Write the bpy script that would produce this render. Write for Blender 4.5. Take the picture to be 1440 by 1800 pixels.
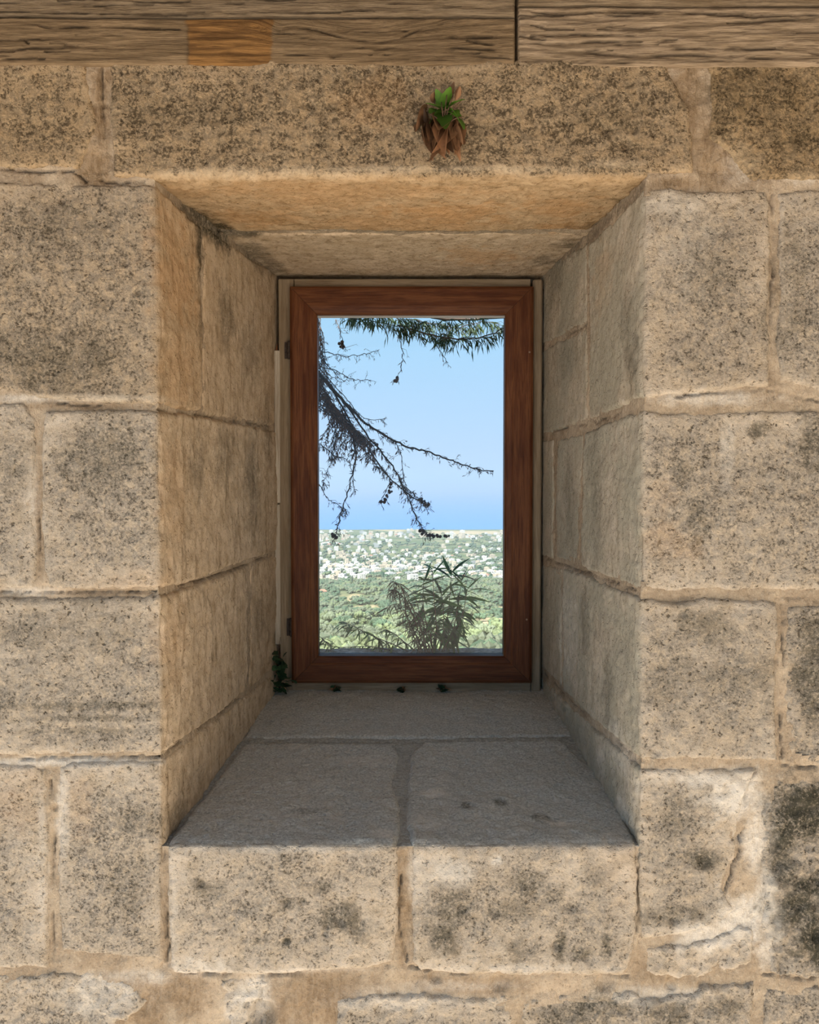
import bpy, math, random
import numpy as np
from mathutils import Vector, Matrix, Euler

for o in list(bpy.data.objects):
    bpy.data.objects.remove(o)
S = bpy.context.scene
C = S.collection

# ------------------------------------------------------------------ camera
FPX = 1440.0
PITCH = math.atan(48 / FPX)
CAM = Vector((0, 0, 1.5))
cd = bpy.data.cameras.new('camera'); cam = bpy.data.objects.new('camera', cd); C.objects.link(cam)
cd.sensor_fit = 'HORIZONTAL'; cd.sensor_width = 36; cd.lens = 36
cd.clip_start = 0.02; cd.clip_end = 200000
cam.location = CAM; cam.rotation_euler = (math.pi / 2 - PITCH, 0, 0)
S.camera = cam

# ------------------------------------------------------------------ light
S.view_settings.view_transform = 'Standard'; S.view_settings.look = 'None'
S.view_settings.exposure = 0.0; S.view_settings.gamma = 1.0; S.view_settings.use_curve_mapping = False
SUN_EL, SUN_AZ = 52, -30           # elevation; azimuth, here to the left of straight behind the camera
w = bpy.data.worlds.new('sky'); S.world = w; w.use_nodes = True
nt = w.node_tree; nt.nodes.clear()
tc = nt.nodes.new('ShaderNodeTexCoord'); sp = nt.nodes.new('ShaderNodeSeparateXYZ')
cr = nt.nodes.new('ShaderNodeValToRGB'); bg = nt.nodes.new('ShaderNodeBackground'); wo = nt.nodes.new('ShaderNodeOutputWorld')
nt.links.new(tc.outputs['Generated'], sp.inputs[0]); nt.links.new(sp.outputs['Z'], cr.inputs[0])
el = cr.color_ramp.elements
el[0].position = 0.0; el[0].color = (0.53, 0.69, 0.95, 1)
el[1].position = 1.0; el[1].color = (0.16, 0.36, 0.80, 1)
e = el.new(0.07); e.color = (0.47, 0.70, 1.0, 1)
e = el.new(0.22); e.color = (0.36, 0.68, 0.97, 1)
nt.links.new(cr.outputs[0], bg.inputs[0]); bg.inputs[1].default_value = 1.05
nt.links.new(bg.outputs[0], wo.inputs['Surface'])
sd = bpy.data.lights.new('sun', 'SUN'); sun = bpy.data.objects.new('sun', sd); C.objects.link(sun)
sd.energy = 17; sd.angle = math.radians(0.55); sd.color = (1.0, 0.945, 0.87)
sun.rotation_euler = Euler((math.radians(90 - SUN_EL), 0, math.radians(SUN_AZ)), 'XYZ')
sun.location = (-3, -6, 9)

# ------------------------------------------------------------------ helpers
DF, DW = 1.42, 2.20                 # distance of the wall face and of the window from the camera

def ray(u, v):
    a = (u - 720) / FPX; b = -(v - 900) / FPX
    c, s = math.cos(PITCH), math.sin(PITCH)
    return Vector((a, c + b * s, -s + b * c))

def at(u, v, Y):
    d = ray(u, v); return CAM + d * (Y / d.y)

class Noise:
    def __init__(s, seed):
        s.t = np.random.RandomState(seed).rand(256, 256).astype(np.float64)
    def v(s, x, y):
        xi = np.floor(x).astype(int); yi = np.floor(y).astype(int)
        fx = x - xi; fy = y - yi
        fx = fx * fx * (3 - 2 * fx); fy = fy * fy * (3 - 2 * fy)
        t = s.t
        a = t[xi & 255, yi & 255]; b = t[(xi + 1) & 255, yi & 255]
        c = t[xi & 255, (yi + 1) & 255]; d = t[(xi + 1) & 255, (yi + 1) & 255]
        return (a * (1 - fx) + b * fx) * (1 - fy) + (c * (1 - fx) + d * fx) * fy
    def fbm(s, x, y, sc, o=4, g=0.5):
        r = 0; a = 1; n = 0
        for k in range(o):
            r = r + a * (s.v(x * sc + 17.3 * k, y * sc + 5.1 * k) - 0.5); n += a; a *= g; sc *= 2.03
        return r / n * 2

def mesh(name, V, F, mats=None, smooth=True, attrs=None, mi=None, center=False):
    me = bpy.data.meshes.new(name)
    V = np.asarray(V, dtype=np.float64)
    if isinstance(F, np.ndarray):
        k = F.shape[1]
        me.vertices.add(len(V)); me.vertices.foreach_set('co', V.ravel())
        me.loops.add(F.size); me.loops.foreach_set('vertex_index', F.ravel().astype(np.int32))
        me.polygons.add(len(F)); me.polygons.foreach_set('loop_start', np.arange(0, F.size, k, dtype=np.int32))
        me.polygons.foreach_set('loop_total', np.full(len(F), k, dtype=np.int32))
        me.update(calc_edges=True)
    else:
        me.from_pydata([tuple(p) for p in V], [], F); me.update()
    for m in (mats or []):
        me.materials.append(m)
    if mi is not None:
        me.polygons.foreach_set('material_index', np.asarray(mi, dtype=np.int32))
    me.polygons.foreach_set('use_smooth', [smooth] * len(me.polygons))
    for k, a in (attrs or {}).items():
        at_ = me.attributes.new(k, 'FLOAT', 'POINT'); at_.data.foreach_set('value', np.asarray(a, dtype=np.float32))
    me.update()
    return me

def obj(name, me, parent=None, loc=None):
    o = bpy.data.objects.new(name, me); C.objects.link(o)
    if parent is not None: o.parent = parent
    if loc is not None: o.location = loc
    return o

def tag(o, label=None, cat=None, group=None, kind=None):
    if label: o['label'] = label
    if cat: o['category'] = cat
    if group: o['group'] = group
    if kind: o['kind'] = kind
    return o

def empty(name, loc=(0, 0, 0), **k):
    o = bpy.data.objects.new(name, None); C.objects.link(o); o.location = loc; o.empty_display_size = 0.05
    return tag(o, **k)

class MB:
    """collects simple shapes into one mesh"""
    def __init__(s): s.v = []; s.f = []; s.m = []
    def add(s, vs, fs, m=0):
        n = len(s.v); s.v += [tuple(p) for p in vs]; s.f += [tuple(i + n for i in f) for f in fs]; s.m += [m] * len(fs)
    def box(s, lo, hi, m=0):
        x0, y0, z0 = lo; x1, y1, z1 = hi
        s.add([(x0, y0, z0), (x1, y0, z0), (x1, y1, z0), (x0, y1, z0), (x0, y0, z1), (x1, y0, z1), (x1, y1, z1), (x0, y1, z1)],
              [(0, 3, 2, 1), (4, 5, 6, 7), (0, 1, 5, 4), (1, 2, 6, 5), (2, 3, 7, 6), (3, 0, 4, 7)], m)
    def bbox(s, lo, hi, b, m=0):
        """box with all edges chamfered by b"""
        vs = []; idx = {}
        for i in (0, 1):
            for j in (0, 1):
                for k in (0, 1):
                    p = [(lo, hi)[i][0], (lo, hi)[j][1], (lo, hi)[k][2]]; sg = [1 - 2 * i, 1 - 2 * j, 1 - 2 * k]
                    for ax in range(3):
                        q = list(p)
                        for a2 in range(3):
                            if a2 != ax: q[a2] += sg[a2] * b
                        idx[(i, j, k, ax)] = len(vs); vs.append(q)
        fs = []
        for ax in range(3):
            o1, o2 = [a for a in range(3) if a != ax]
            for sd_ in (0, 1):
                loop = []
                for (p, q) in ((0, 0), (1, 0), (1, 1), (0, 1)):
                    c = [0, 0, 0]; c[ax] = sd_; c[o1] = p; c[o2] = q; loop.append(idx[(*c, ax)])
                flip = (sd_ == 0) ^ (ax == 1)
                fs.append(tuple(loop[::-1] if flip else loop))
        for ax in range(3):
            o1, o2 = [a for a in range(3) if a != ax]
            for p in (0, 1):
                for q in (0, 1):
                    def c(t):
                        k = [0, 0, 0]; k[ax] = t; k[o1] = p; k[o2] = q; return tuple(k)
                    fs.append((idx[(*c(0), o1)], idx[(*c(1), o1)], idx[(*c(1), o2)], idx[(*c(0), o2)]))
        for i in (0, 1):
            for j in (0, 1):
                for k in (0, 1):
                    fs.append((idx[(i, j, k, 0)], idx[(i, j, k, 1)], idx[(i, j, k, 2)]))
        s.add(vs, fs, m)
    def tube(s, pts, r0, r1=None, n=5, m=0):
        r1 = r0 if r1 is None else r1
        pts = [Vector(p) for p in pts]; N = len(pts); vs = []; fs = []
        for i, p in enumerate(pts):
            d = (pts[min(i + 1, N - 1)] - pts[max(i - 1, 0)]).normalized()
            a = d.cross(Vector((0, 0, 1)) if abs(d.z) < 0.9 else Vector((1, 0, 0))).normalized(); b = d.cross(a)
            r = r0 + (r1 - r0) * i / max(1, N - 1)
            for k in range(n):
                t = 2 * math.pi * k / n; vs.append(p + a * (r * math.cos(t)) + b * (r * math.sin(t)))
        for i in range(N - 1):
            for k in range(n):
                fs.append((i * n + k, i * n + (k + 1) % n, (i + 1) * n + (k + 1) % n, (i + 1) * n + k))
        fs.append(tuple(range(n))[::-1]); fs.append(tuple((N - 1) * n + k for k in range(n)))
        s.add(vs, fs, m)
    def mesh(s, name, mats, smooth=False, fix=True):
        me = mesh(name, s.v, s.f, mats, smooth, mi=s.m)
        if fix:
            import bmesh
            b = bmesh.new(); b.from_mesh(me); bmesh.ops.recalc_face_normals(b, faces=b.faces); b.to_mesh(me); b.free()
        return me
    def build(s, name, mats, parent=None, smooth=False, fix=True):
        return obj(name, s.mesh(name, mats, smooth, fix), parent)

# ------------------------------------------------------------------ materials
class NT:
    def __init__(s, name):
        s.m = bpy.data.materials.new(name); s.m.use_nodes = True; s.t = s.m.node_tree; s.t.nodes.clear()
        s.out = s.t.nodes.new('ShaderNodeOutputMaterial')
        s.p = s.t.nodes.new('ShaderNodeBsdfPrincipled'); s.t.links.new(s.p.outputs[0], s.out.inputs[0])
        s.p.inputs['Roughness'].default_value = 0.9; s.p.inputs['Specular IOR Level'].default_value = 0.15
    def n(s, t, **k):
        x = s.t.nodes.new(t)
        for a, b in k.items(): setattr(x, a, b)
        return x
    def l(s, a, b):
        if isinstance(a, (int, float)): b.default_value = a
        elif isinstance(a, tuple): b.default_value = a if len(a) == 4 or b.type == 'VECTOR' else (*a, 1)
        else: s.t.links.new(a, b)
    def pos(s):
        return s.n('ShaderNodeNewGeometry').outputs['Position']
    def attr(s, name, typ='GEOMETRY'):
        x = s.n('ShaderNodeAttribute'); x.attribute_type = typ; x.attribute_name = name; return x.outputs['Fac']
    def math(s, op, a, b=0.0, c=None, clamp=False):
        x = s.n('ShaderNodeMath', operation=op); x.use_clamp = clamp
        s.l(a, x.inputs[0]); s.l(b, x.inputs[1])
        if c is not None: s.l(c, x.inputs[2])
        return x.outputs[0]
    def vmul(s, v, k):
        x = s.n('ShaderNodeVectorMath', operation='MULTIPLY'); s.l(v, x.inputs[0]); s.l(k, x.inputs[1]); return x.outputs[0]
    def vadd(s, v, k):
        x = s.n('ShaderNodeVectorMath', operation='ADD'); s.l(v, x.inputs[0]); s.l(k, x.inputs[1]); return x.outputs[0]
    def noise(s, v, sc, det=4, rough=0.5, dist=0.0):
        x = s.n('ShaderNodeTexNoise'); s.l(v, x.inputs['Vector']); x.inputs['Scale'].default_value = sc
        x.inputs['Detail'].default_value = det; x.inputs['Roughness'].default_value = rough; x.inputs['Distortion'].default_value = dist
        return x.outputs['Fac']
    def ss(s, x, a, b, lo=0.0, hi=1.0):
        m = s.n('ShaderNodeMapRange', interpolation_type='SMOOTHSTEP'); s.l(x, m.inputs[0]); s.l(a, m.inputs[1]); s.l(b, m.inputs[2])
        s.l(lo, m.inputs[3]); s.l(hi, m.inputs[4]); return m.outputs[0]
    def mix(s, f, a, b, mode='MIX'):
        m = s.n('ShaderNodeMix', data_type='RGBA', blend_type=mode); s.l(f, m.inputs[0]); s.l(a, m.inputs[6]); s.l(b, m.inputs[7]); return m.outputs[2]
    def bump(s, h, st=0.5, dist=0.01, prev=None):
        b = s.n('ShaderNodeBump'); b.inputs['Strength'].default_value = st; b.inputs['Distance'].default_value = dist
        s.l(h, b.inputs['Height'])
        if prev is not None: s.l(prev, b.inputs['Normal'])
        return b.outputs[0]
    def col(s, c): s.l(c, s.p.inputs['Base Color'])
    def nor(s, n): s.l(n, s.p.inputs['Normal'])

def flat(name, col, rough=0.8, metal=0.0, var=0.0, vs=30, spec=0.2):
    m = NT(name); m.p.inputs['Roughness'].default_value = rough; m.p.inputs['Metallic'].default_value = metal
    m.p.inputs['Specular IOR Level'].default_value = spec
    if var:
        f = m.noise(m.pos(), vs, 4, 0.6)
        m.col(m.mix(m.ss(f, 0.3, 0.7), tuple(c * (1 - var) for c in col), tuple(min(1, c * (1 + var)) for c in col)))
    else: m.col(col)
    return m.m

def stone_material():
    m = NT('limestone')
    seed = m.attr('seed', 'OBJECT')
    cx = m.n('ShaderNodeCombineXYZ'); m.l(seed, cx.inputs[0]); m.l(m.math('MULTIPLY', seed, 1.7), cx.inputs[1]); m.l(m.math('MULTIPLY', seed, -0.6), cx.inputs[2])
    P = m.vadd(m.pos(), cx.outputs[0])
    rev = m.attr('rev'); edge = m.attr('edge'); stain = m.attr('stain'); lime_fleck = m.attr('lime_fleck'); ochre = m.attr('ochre')
    speckle = m.attr('speckle', 'OBJECT'); grey = m.attr('grey', 'OBJECT'); warm_shade = m.attr('warm_shade', 'OBJECT'); band = m.attr('band', 'OBJECT')
    big = m.noise(P, 7, 5, 0.6); mid = m.noise(P, 30, 6, 0.65); fine = m.noise(P, 210, 5, 0.72); fine2 = m.noise(P, 430, 3, 0.7)
    pit = m.noise(P, 120, 3, 0.55)
    strat = m.noise(m.vmul(P, (1.2, 1.2, 13.0)), 5, 4, 0.6)
    drip = m.noise(m.vmul(P, (6.0, 6.0, 1.0)), 9, 5, 0.65, 0.3)
    front = m.math('SUBTRACT', 1.0, rev)
    base = m.mix(m.ss(mid, 0.32, 0.68), (0.46, 0.375, 0.275), (0.655, 0.56, 0.45))
    # grey weathering skin, thicker away from the arrises
    g0 = m.math('ADD', m.math('MULTIPLY', big, 0.75), m.math('MULTIPLY', mid, 0.45))
    g0 = m.math('ADD', g0, m.math('MULTIPLY', edge, 0.16))
    g0 = m.math('ADD', g0, m.math('MULTIPLY', m.math('SUBTRACT', strat, 0.5), m.math('MULTIPLY', band, 0.6)))
    g0 = m.math('ADD', g0, m.math('MULTIPLY', m.math('SUBTRACT', grey, 0.5), 0.35))
    gm = m.ss(g0, 0.52, 0.84)
    gm = m.math('MULTIPLY', gm, m.math('SUBTRACT', 1.0, m.math('MULTIPLY', rev, 0.75)))
    c = m.mix(m.math('MULTIPLY', gm, 0.72), base, (0.285, 0.252, 0.208))
    # vertical run marks on the reveals
    dm = m.math('MULTIPLY', m.ss(drip, 0.50, 0.68), rev)
    c = m.mix(m.math('MULTIPLY', dm, 0.55), c, (0.185, 0.13, 0.07))
    mott = m.noise(P, 58, 4, 0.62, 0.3)
    c = m.mix(m.math('MULTIPLY', m.ss(mott, 0.50, 0.60), m.math('MULTIPLY', gm, 0.5)), c, (0.56, 0.45, 0.32))
    c = m.mix(m.math('MULTIPLY', m.ss(mott, 0.45, 0.36), m.math('ADD', 0.12, m.math('MULTIPLY', gm, 0.3))), c, (0.20, 0.165, 0.12))
    # pale grains and dark pores
    c = m.mix(m.math('MULTIPLY', m.ss(fine, 0.52, 0.66), m.math('ADD', 0.28, m.math('MULTIPLY', front, 0.25))), c, (0.72, 0.58, 0.42))
    thr = m.math('SUBTRACT', 0.475, m.math('MULTIPLY', m.math('SUBTRACT', speckle, 0.5), 0.10))
    thr = m.math('ADD', thr, m.math('MULTIPLY', m.math('SUBTRACT', gm, 0.5), 0.07))
    thr = m.math('SUBTRACT', thr, m.math('MULTIPLY', rev, 0.07))
    dk = m.ss(fine, m.math('SUBTRACT', thr, 0.085), thr, 1.0, 0.0)
    dk = m.math('MULTIPLY', dk, m.ss(m.math('ADD', mott, m.math('MULTIPLY', m.math('SUBTRACT', mid, 0.5), 0.7)), 0.60, 0.40, 0.22, 1.0))
    c = m.mix(m.math('MULTIPLY', dk, 0.85), c, (0.095, 0.078, 0.058))
    pthr = m.math('ADD', 0.30, m.math('MULTIPLY', speckle, 0.055))
    pk = m.ss(pit, m.math('SUBTRACT', pthr, 0.03), pthr, 1.0, 0.0)
    pk = m.math('MULTIPLY', pk, m.math('SUBTRACT', 1.0, m.math('MULTIPLY', rev, 0.7)))
    c = m.mix(m.math('MULTIPLY', pk, 0.8), c, (0.09, 0.07, 0.05))
    bounce_tan = m.math('MULTIPLY', m.attr('tan', 'OBJECT'), rev); c = m.mix(bounce_tan, c, m.mix(1.0, c, (1.02, 0.86, 0.64), 'MULTIPLY'))  # warm bounce light on left jamb and soffit, multiplied into their colour
    dust_shade = m.attr('dust_shade'); cool_cast = m.math('MULTIPLY', m.attr('cool_cast', 'OBJECT'), rev)
    c = m.mix(m.math('MULTIPLY', cool_cast, m.ss(big, 0.35, 0.6, 0.35, 0.8)), c, (0.37, 0.345, 0.27))  # cool skylight on the right jamb, mixed into the stone colour
    c = m.mix(m.math('MULTIPLY', dust_shade, m.ss(mid, 0.3, 0.65, 0.95, 0.72)), c, m.mix(m.ss(fine, 0.35, 0.65), (0.36, 0.365, 0.34), (0.64, 0.65, 0.61)))  # sill top: grey dirt and its cool shade, both put into the colour
    # traced patches: ochre wash, dark growth, sun flecks painted pale, lime
    c = m.mix(m.math('MULTIPLY', ochre, m.ss(mid, 0.25, 0.6, 0.45, 1.0)), c, m.mix(0.5, c, (0.52, 0.27, 0.09)))
    sm = m.math('MULTIPLY', stain, m.ss(m.math('ADD', fine, m.math('MULTIPLY', mid, 0.6)), 0.74, 1.0, 1.0, 0.35), clamp=True)
    c = m.mix(sm, c, (0.065, 0.06, 0.043))
    c = m.mix(m.math('MULTIPLY', lime_fleck, m.ss(mid, 0.3, 0.62, 0.4, 1.0)), c, (0.78, 0.715, 0.62))
    c = m.mix(warm_shade, c, m.mix(1.0, c, (0.74, 0.60, 0.40), 'MULTIPLY'))  # browner tone; on the top course it paints in the roof's shade
    m.col(c)
    h = m.math('ADD', m.math('MULTIPLY', fine, 1.0), m.math('MULTIPLY', m.ss(pit, 0.28, 0.42), 0.9))
    h = m.math('ADD', h, m.math('MULTIPLY', mid, 1.2))
    hs = m.math('MULTIPLY', h, m.math('ADD', 0.45, m.math('MULTIPLY', front, 0.55)))
    m.nor(m.bump(hs, 0.75, 0.006))
    m.p.inputs['Roughness'].default_value = 0.95; m.p.inputs['Specular IOR Level'].default_value = 0.08
    return m.m

def mortar_material():
    m = NT('lime_mortar'); P = m.pos(); lime_fleck = m.attr('lime_fleck'); stain = m.attr('stain'); crack = m.attr('crack')
    a = m.noise(P, 14, 5, 0.6); b = m.noise(P, 150, 4, 0.7); t = m.noise(m.vmul(P, (9, 9, 2.5)), 12, 3, 0.6, 0.6)
    c = m.mix(m.ss(a, 0.3, 0.7), (0.31, 0.235, 0.16), (0.45, 0.355, 0.25)); c = m.mix(m.ss(m.noise(P, 5, 3), 0.5, 0.65, 0, 0.6), c, (0.55, 0.44, 0.32))
    c = m.mix(m.math('MULTIPLY', m.ss(b, 0.5, 0.7), 0.4), c, (0.60, 0.50, 0.37))
    c = m.mix(m.math('MULTIPLY', m.ss(b, 0.42, 0.32), 0.6), c, (0.16, 0.12, 0.08))
    c = m.mix(m.math('MULTIPLY', lime_fleck, m.ss(b, 0.25, 0.6, 0.55, 1.0)), c, (0.76, 0.70, 0.61)); brn = m.attr('brown'); c = m.mix(m.math('MULTIPLY', brn, m.ss(b, .3, .7, .95, .7)), c, m.mix(m.ss(t, .4, .6), (0.20, 0.13, 0.07), (0.30, 0.21, 0.125))); dsh = m.attr('dust_shade'); c = m.mix(m.math('MULTIPLY', dsh, 0.85), c, m.mix(m.ss(b, .35, .65), (0.34, 0.34, 0.31), (0.5, 0.5, 0.46)))  # sill mortar gets the same grey of dirt and painted shade
    c = m.mix(m.math('MULTIPLY', stain, m.ss(b, 0.4, 0.65, 0.9, 0.4)), c, (0.065, 0.06, 0.043))
    c = m.mix(m.math('MULTIPLY', crack, 0.55), c, (0.08, 0.06, 0.045))
    m.col(c)
    m.nor(m.bump(m.math('ADD', m.math('MULTIPLY', t, 1.6), b), 0.7, 0.005))
    return m.m

def wood_material(name, c0, c1, dark, axis, rough=0.8, spec=0.2, bumpst=0.6, fibre=1.0, cracks=0.4, seedy=0.0, knots=True):
    """grain runs along axis 0 = x, 2 = z; 'grain' offsets bend it round knots"""
    m = NT(name); P = m.pos()
    off = m.attr('grain'); cx = m.n('ShaderNodeCombineXYZ'); m.l(off, cx.inputs[2 if axis == 0 else 0]); P = m.vadd(P, cx.outputs[0])
    k = m.attr('seed', 'OBJECT'); cy = m.n('ShaderNodeCombineXYZ')
    for i in range(3): m.l(k, cy.inputs[i])
    P = m.vadd(P, cy.outputs[0])
    st = (0.8, 9.0, 9.0) if axis == 0 else (9.0, 9.0, 0.8)
    st2 = (0.6, 16.0, 16.0) if axis == 0 else (16.0, 16.0, 0.6)
    g = m.noise(m.vmul(P, st), 5 * fibre, 5, 0.6, 0.4)
    f = m.noise(m.vmul(P, st2), 14 * fibre, 4, 0.65)
    ck = m.noise(m.vmul(P, st), 8 * fibre, 3, 0.5, 0.2)
    b = m.noise(P, 4, 3, 0.6)
    c = m.mix(m.ss(g, 0.33, 0.67), c0, c1)
    c = m.mix(m.math('MULTIPLY', m.ss(f, 0.52, 0.36), 0.5), c, dark)
    c = m.mix(m.math('MULTIPLY', m.ss(ck, 0.37, 0.30), cracks), c, tuple(x * 0.35 for x in dark))
    c = m.mix(m.ss(b, 0.35, 0.7, 0.0, 0.3), c, dark)
    cr_ = m.attr('crack'); c = m.mix(m.math('MULTIPLY', cr_, 0.75), c, tuple(x * 0.2 for x in dark))
    oc = m.attr('ochre'); c = m.mix(oc, c, m.mix(m.ss(g, 0.35, 0.65), (0.13, 0.065, 0.022), (0.29, 0.15, 0.05)))
    m.col(c)
    m.nor(m.bump(m.math('ADD', g, m.math('MULTIPLY', f, 0.8)), bumpst, 0.004))
    m.p.inputs['Roughness'].default_value = rough; m.p.inputs['Specular IOR Level'].default_value = spec
    return m.m

def leaf_material(name, c, back=None, var=0.35, trans=0.25):
    m = NT(name); r = m.n('ShaderNodeObjectInfo').outputs['Random']
    f = m.noise(m.pos(), 25, 3, 0.6)
    k = m.mix(m.ss(m.math('ADD', f, m.math('MULTIPLY', m.math('SUBTRACT', r, 0.5), 0.4)), 0.3, 0.7), tuple(x * (1 - var) for x in c), tuple(x * (1 + var) for x in c))
    m.col(k); m.p.inputs['Roughness'].default_value = 0.55; m.p.inputs['Specular IOR Level'].default_value = 0.3
    tr = m.n('ShaderNodeBsdfTranslucent'); m.l(k, tr.inputs[0]); mx = m.n('ShaderNodeMixShader'); mx.inputs[0].default_value = trans
    m.l(m.p.outputs[0], mx.inputs[1]); m.l(tr.outputs[0], mx.inputs[2]); m.l(mx.outputs[0], m.out.inputs[0])
    return m.m

M_stone = stone_material(); M_mortar = mortar_material()
M_beam = wood_material('weathered_oak', (0.185, 0.125, 0.068), (0.295, 0.205, 0.118), (0.09, 0.057, 0.03), 0, bumpst=0.9, cracks=0.35, fibre=2.6)
M_beam_pale = wood_material('bleached_oak', (0.255, 0.185, 0.115), (0.40, 0.30, 0.20), (0.11, 0.072, 0.043), 0, bumpst=0.9, cracks=0.4, fibre=2.4)
M_beam_grey = wood_material('grey_oak', (0.19, 0.135, 0.08), (0.30, 0.225, 0.145), (0.10, 0.067, 0.042), 0, bumpst=1.2, cracks=0.6, fibre=2.2)
PALE = ((0.235, 0.175, 0.11), (0.33, 0.255, 0.17), (0.15, 0.10, 0.057))
M_frame_v = wood_material('pale_pine_upright', *PALE, 2, fibre=1.6, bumpst=0.4, cracks=0.15)
M_frame_h = wood_material('pale_pine_level', *PALE, 0, fibre=1.6, bumpst=0.4, cracks=0.15)
BRN = ((0.092, 0.027, 0.009), (0.175, 0.066, 0.024), (0.035, 0.010, 0.004))
M_strip = wood_material('silver_pine', (0.42, 0.36, 0.28), (0.56, 0.49, 0.39), (0.22, 0.16, 0.10), 2, fibre=1.6, bumpst=0.4, cracks=0.15)
M_sash_v = wood_material('stained_wood_upright', *BRN, 2, fibre=1.6, rough=0.5, spec=0.18, bumpst=0.25, cracks=0.1)
M_sash_h = wood_material('stained_wood_level', *BRN, 0, fibre=1.6, rough=0.5, spec=0.18, bumpst=0.25, cracks=0.1)
M_bead = flat('silicone_seal', (0.42, 0.42, 0.40), 0.5)
M_iron = flat('rusted_iron', (0.055, 0.04, 0.032), 0.6, 0.4, 0.4, 200)
M_screw = flat('dull_screw', (0.28, 0.2, 0.13), 0.5, 0.5)
M_core = flat('rubble_core', (0.42, 0.34, 0.24), 0.95, 0, 0.3, 20)

# ------------------------------------------------------------------ the wall: charts
XL0, XR0 = at(280, 900, DF).x, at(1129, 900, DF).x
XL1, XR1 = at(484, 850, DW).x, at(957, 850, DW).x
ZS0, ZS1 = at(700, 1486, DF).z, at(700, 1216, DW).z
ZT0, ZT1 = at(700, 309, DF).z, at(700, 482, DW).z

class Chart:
    """front face folded round one edge of the opening. kind: L R (fold to a jamb), B (to the sill), T (to the soffit), F (no fold)"""
    def __init__(s, kind):
        s.k = kind
        if kind in 'LR':
            s.c = XL0 if kind == 'L' else XR0; s.e = XL1 if kind == 'L' else XR1
            s.sg = 1 if kind == 'L' else -1        # the jamb lies on the + side of the fold for L
        if kind in 'BT':
            s.c = ZS0 if kind == 'B' else ZT0; s.e = ZS1 if kind == 'B' else ZT1
            s.sg = 1 if kind == 'B' else -1
        if kind != 'F':
            dv = np.array([s.e - s.c, DW - DF]); s.d = dv / np.linalg.norm(dv)
    def conv(s, u, v):
        p = at(u, v, DF)
        if s.k == 'F': return (p.x, p.z)
        q = p.x if s.k in 'LR' else p.z
        if (q - s.c) * s.sg <= 0: return (p.x, p.z)
        r = ray(u, v)                               # hit the reveal plane
        rq, oq = (r.x, CAM.x) if s.k in 'LR' else (r.z, CAM.z)
        m = (s.e - s.c) / (DW - DF)                 # q = c + m (y - DF)
        t = (s.c + m * (0 - DF) - oq) / (rq - m * r.y)
        y = r.y * t; L = math.hypot(y - DF, oq + rq * t - s.c)
        if s.k in 'LR': return (s.c + s.sg * L, CAM.z + r.z * t)
        return (CAM.x + r.x * t, s.c + s.sg * L)
    def place(s, a, b, h):
        """a,b chart coordinates, h height along the normal -> points, reveal mask, distance to the fold"""
        n = a.shape
        if s.k == 'F':
            return np.stack([a, DF - h, b], -1), np.zeros(n), np.full(n, 9.0)
        q = a if s.k in 'LR' else b
        L = (q - s.c) * s.sg
        R = 0.006
        tt = np.clip((L + R) / (2 * R), 0, 1); tt = tt * tt * (3 - 2 * tt)
        y = DF + np.maximum(L, 0) * s.d[1]; qq = np.where(L > 0, s.c + L * s.d[0], q)
        n0 = np.array([0.0, -1.0]); n1 = np.array([s.sg * s.d[1], -s.sg * s.d[0]])   # (q, y)
        nq = n0[0] * (1 - tt) + n1[0] * tt; ny = n0[1] * (1 - tt) + n1[1] * tt
        ln = np.sqrt(nq ** 2 + ny ** 2); nq /= ln; ny /= ln
        qq = qq + nq * h; y = y + ny * h
        P = np.stack([qq, y, b], -1) if s.k in 'LR' else np.stack([a, y, qq], -1)
        return P, tt, np.abs(L)

CH = {k: Chart(k) for k in 'LRBTF'}
N1, N2, N3 = Noise(3), Noise(11), Noise(29)

def seg_dist(X, Y, pts, closed=True):
    D = np.full(X.shape, 1e9); n = len(pts)
    for i in range(n if closed else n - 1):
        x0, y0 = pts[i]; x1, y1 = pts[(i + 1) % n]
        dx, dy = x1 - x0, y1 - y0; l2 = dx * dx + dy * dy + 1e-12
        t = np.clip(((X - x0) * dx + (Y - y0) * dy) / l2, 0, 1)
        D = np.minimum(D, (X - x0 - t * dx) ** 2 + (Y - y0 - t * dy) ** 2)
    return np.sqrt(D)

def inside(X, Y, pts):
    r = np.zeros(X.shape, bool); n = len(pts)
    for i in range(n):
        x0, y0 = pts[i]; x1, y1 = pts[(i + 1) % n]
        if y0 == y1: continue
        c = ((y0 > Y) != (y1 > Y)) & (X < (x1 - x0) * (Y - y0) / (y1 - y0) + x0)
        r ^= c
    return r

def sdf(X, Y, pts):
    d = seg_dist(X, Y, pts); return np.where(inside(X, Y, pts), d, -d)

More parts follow.
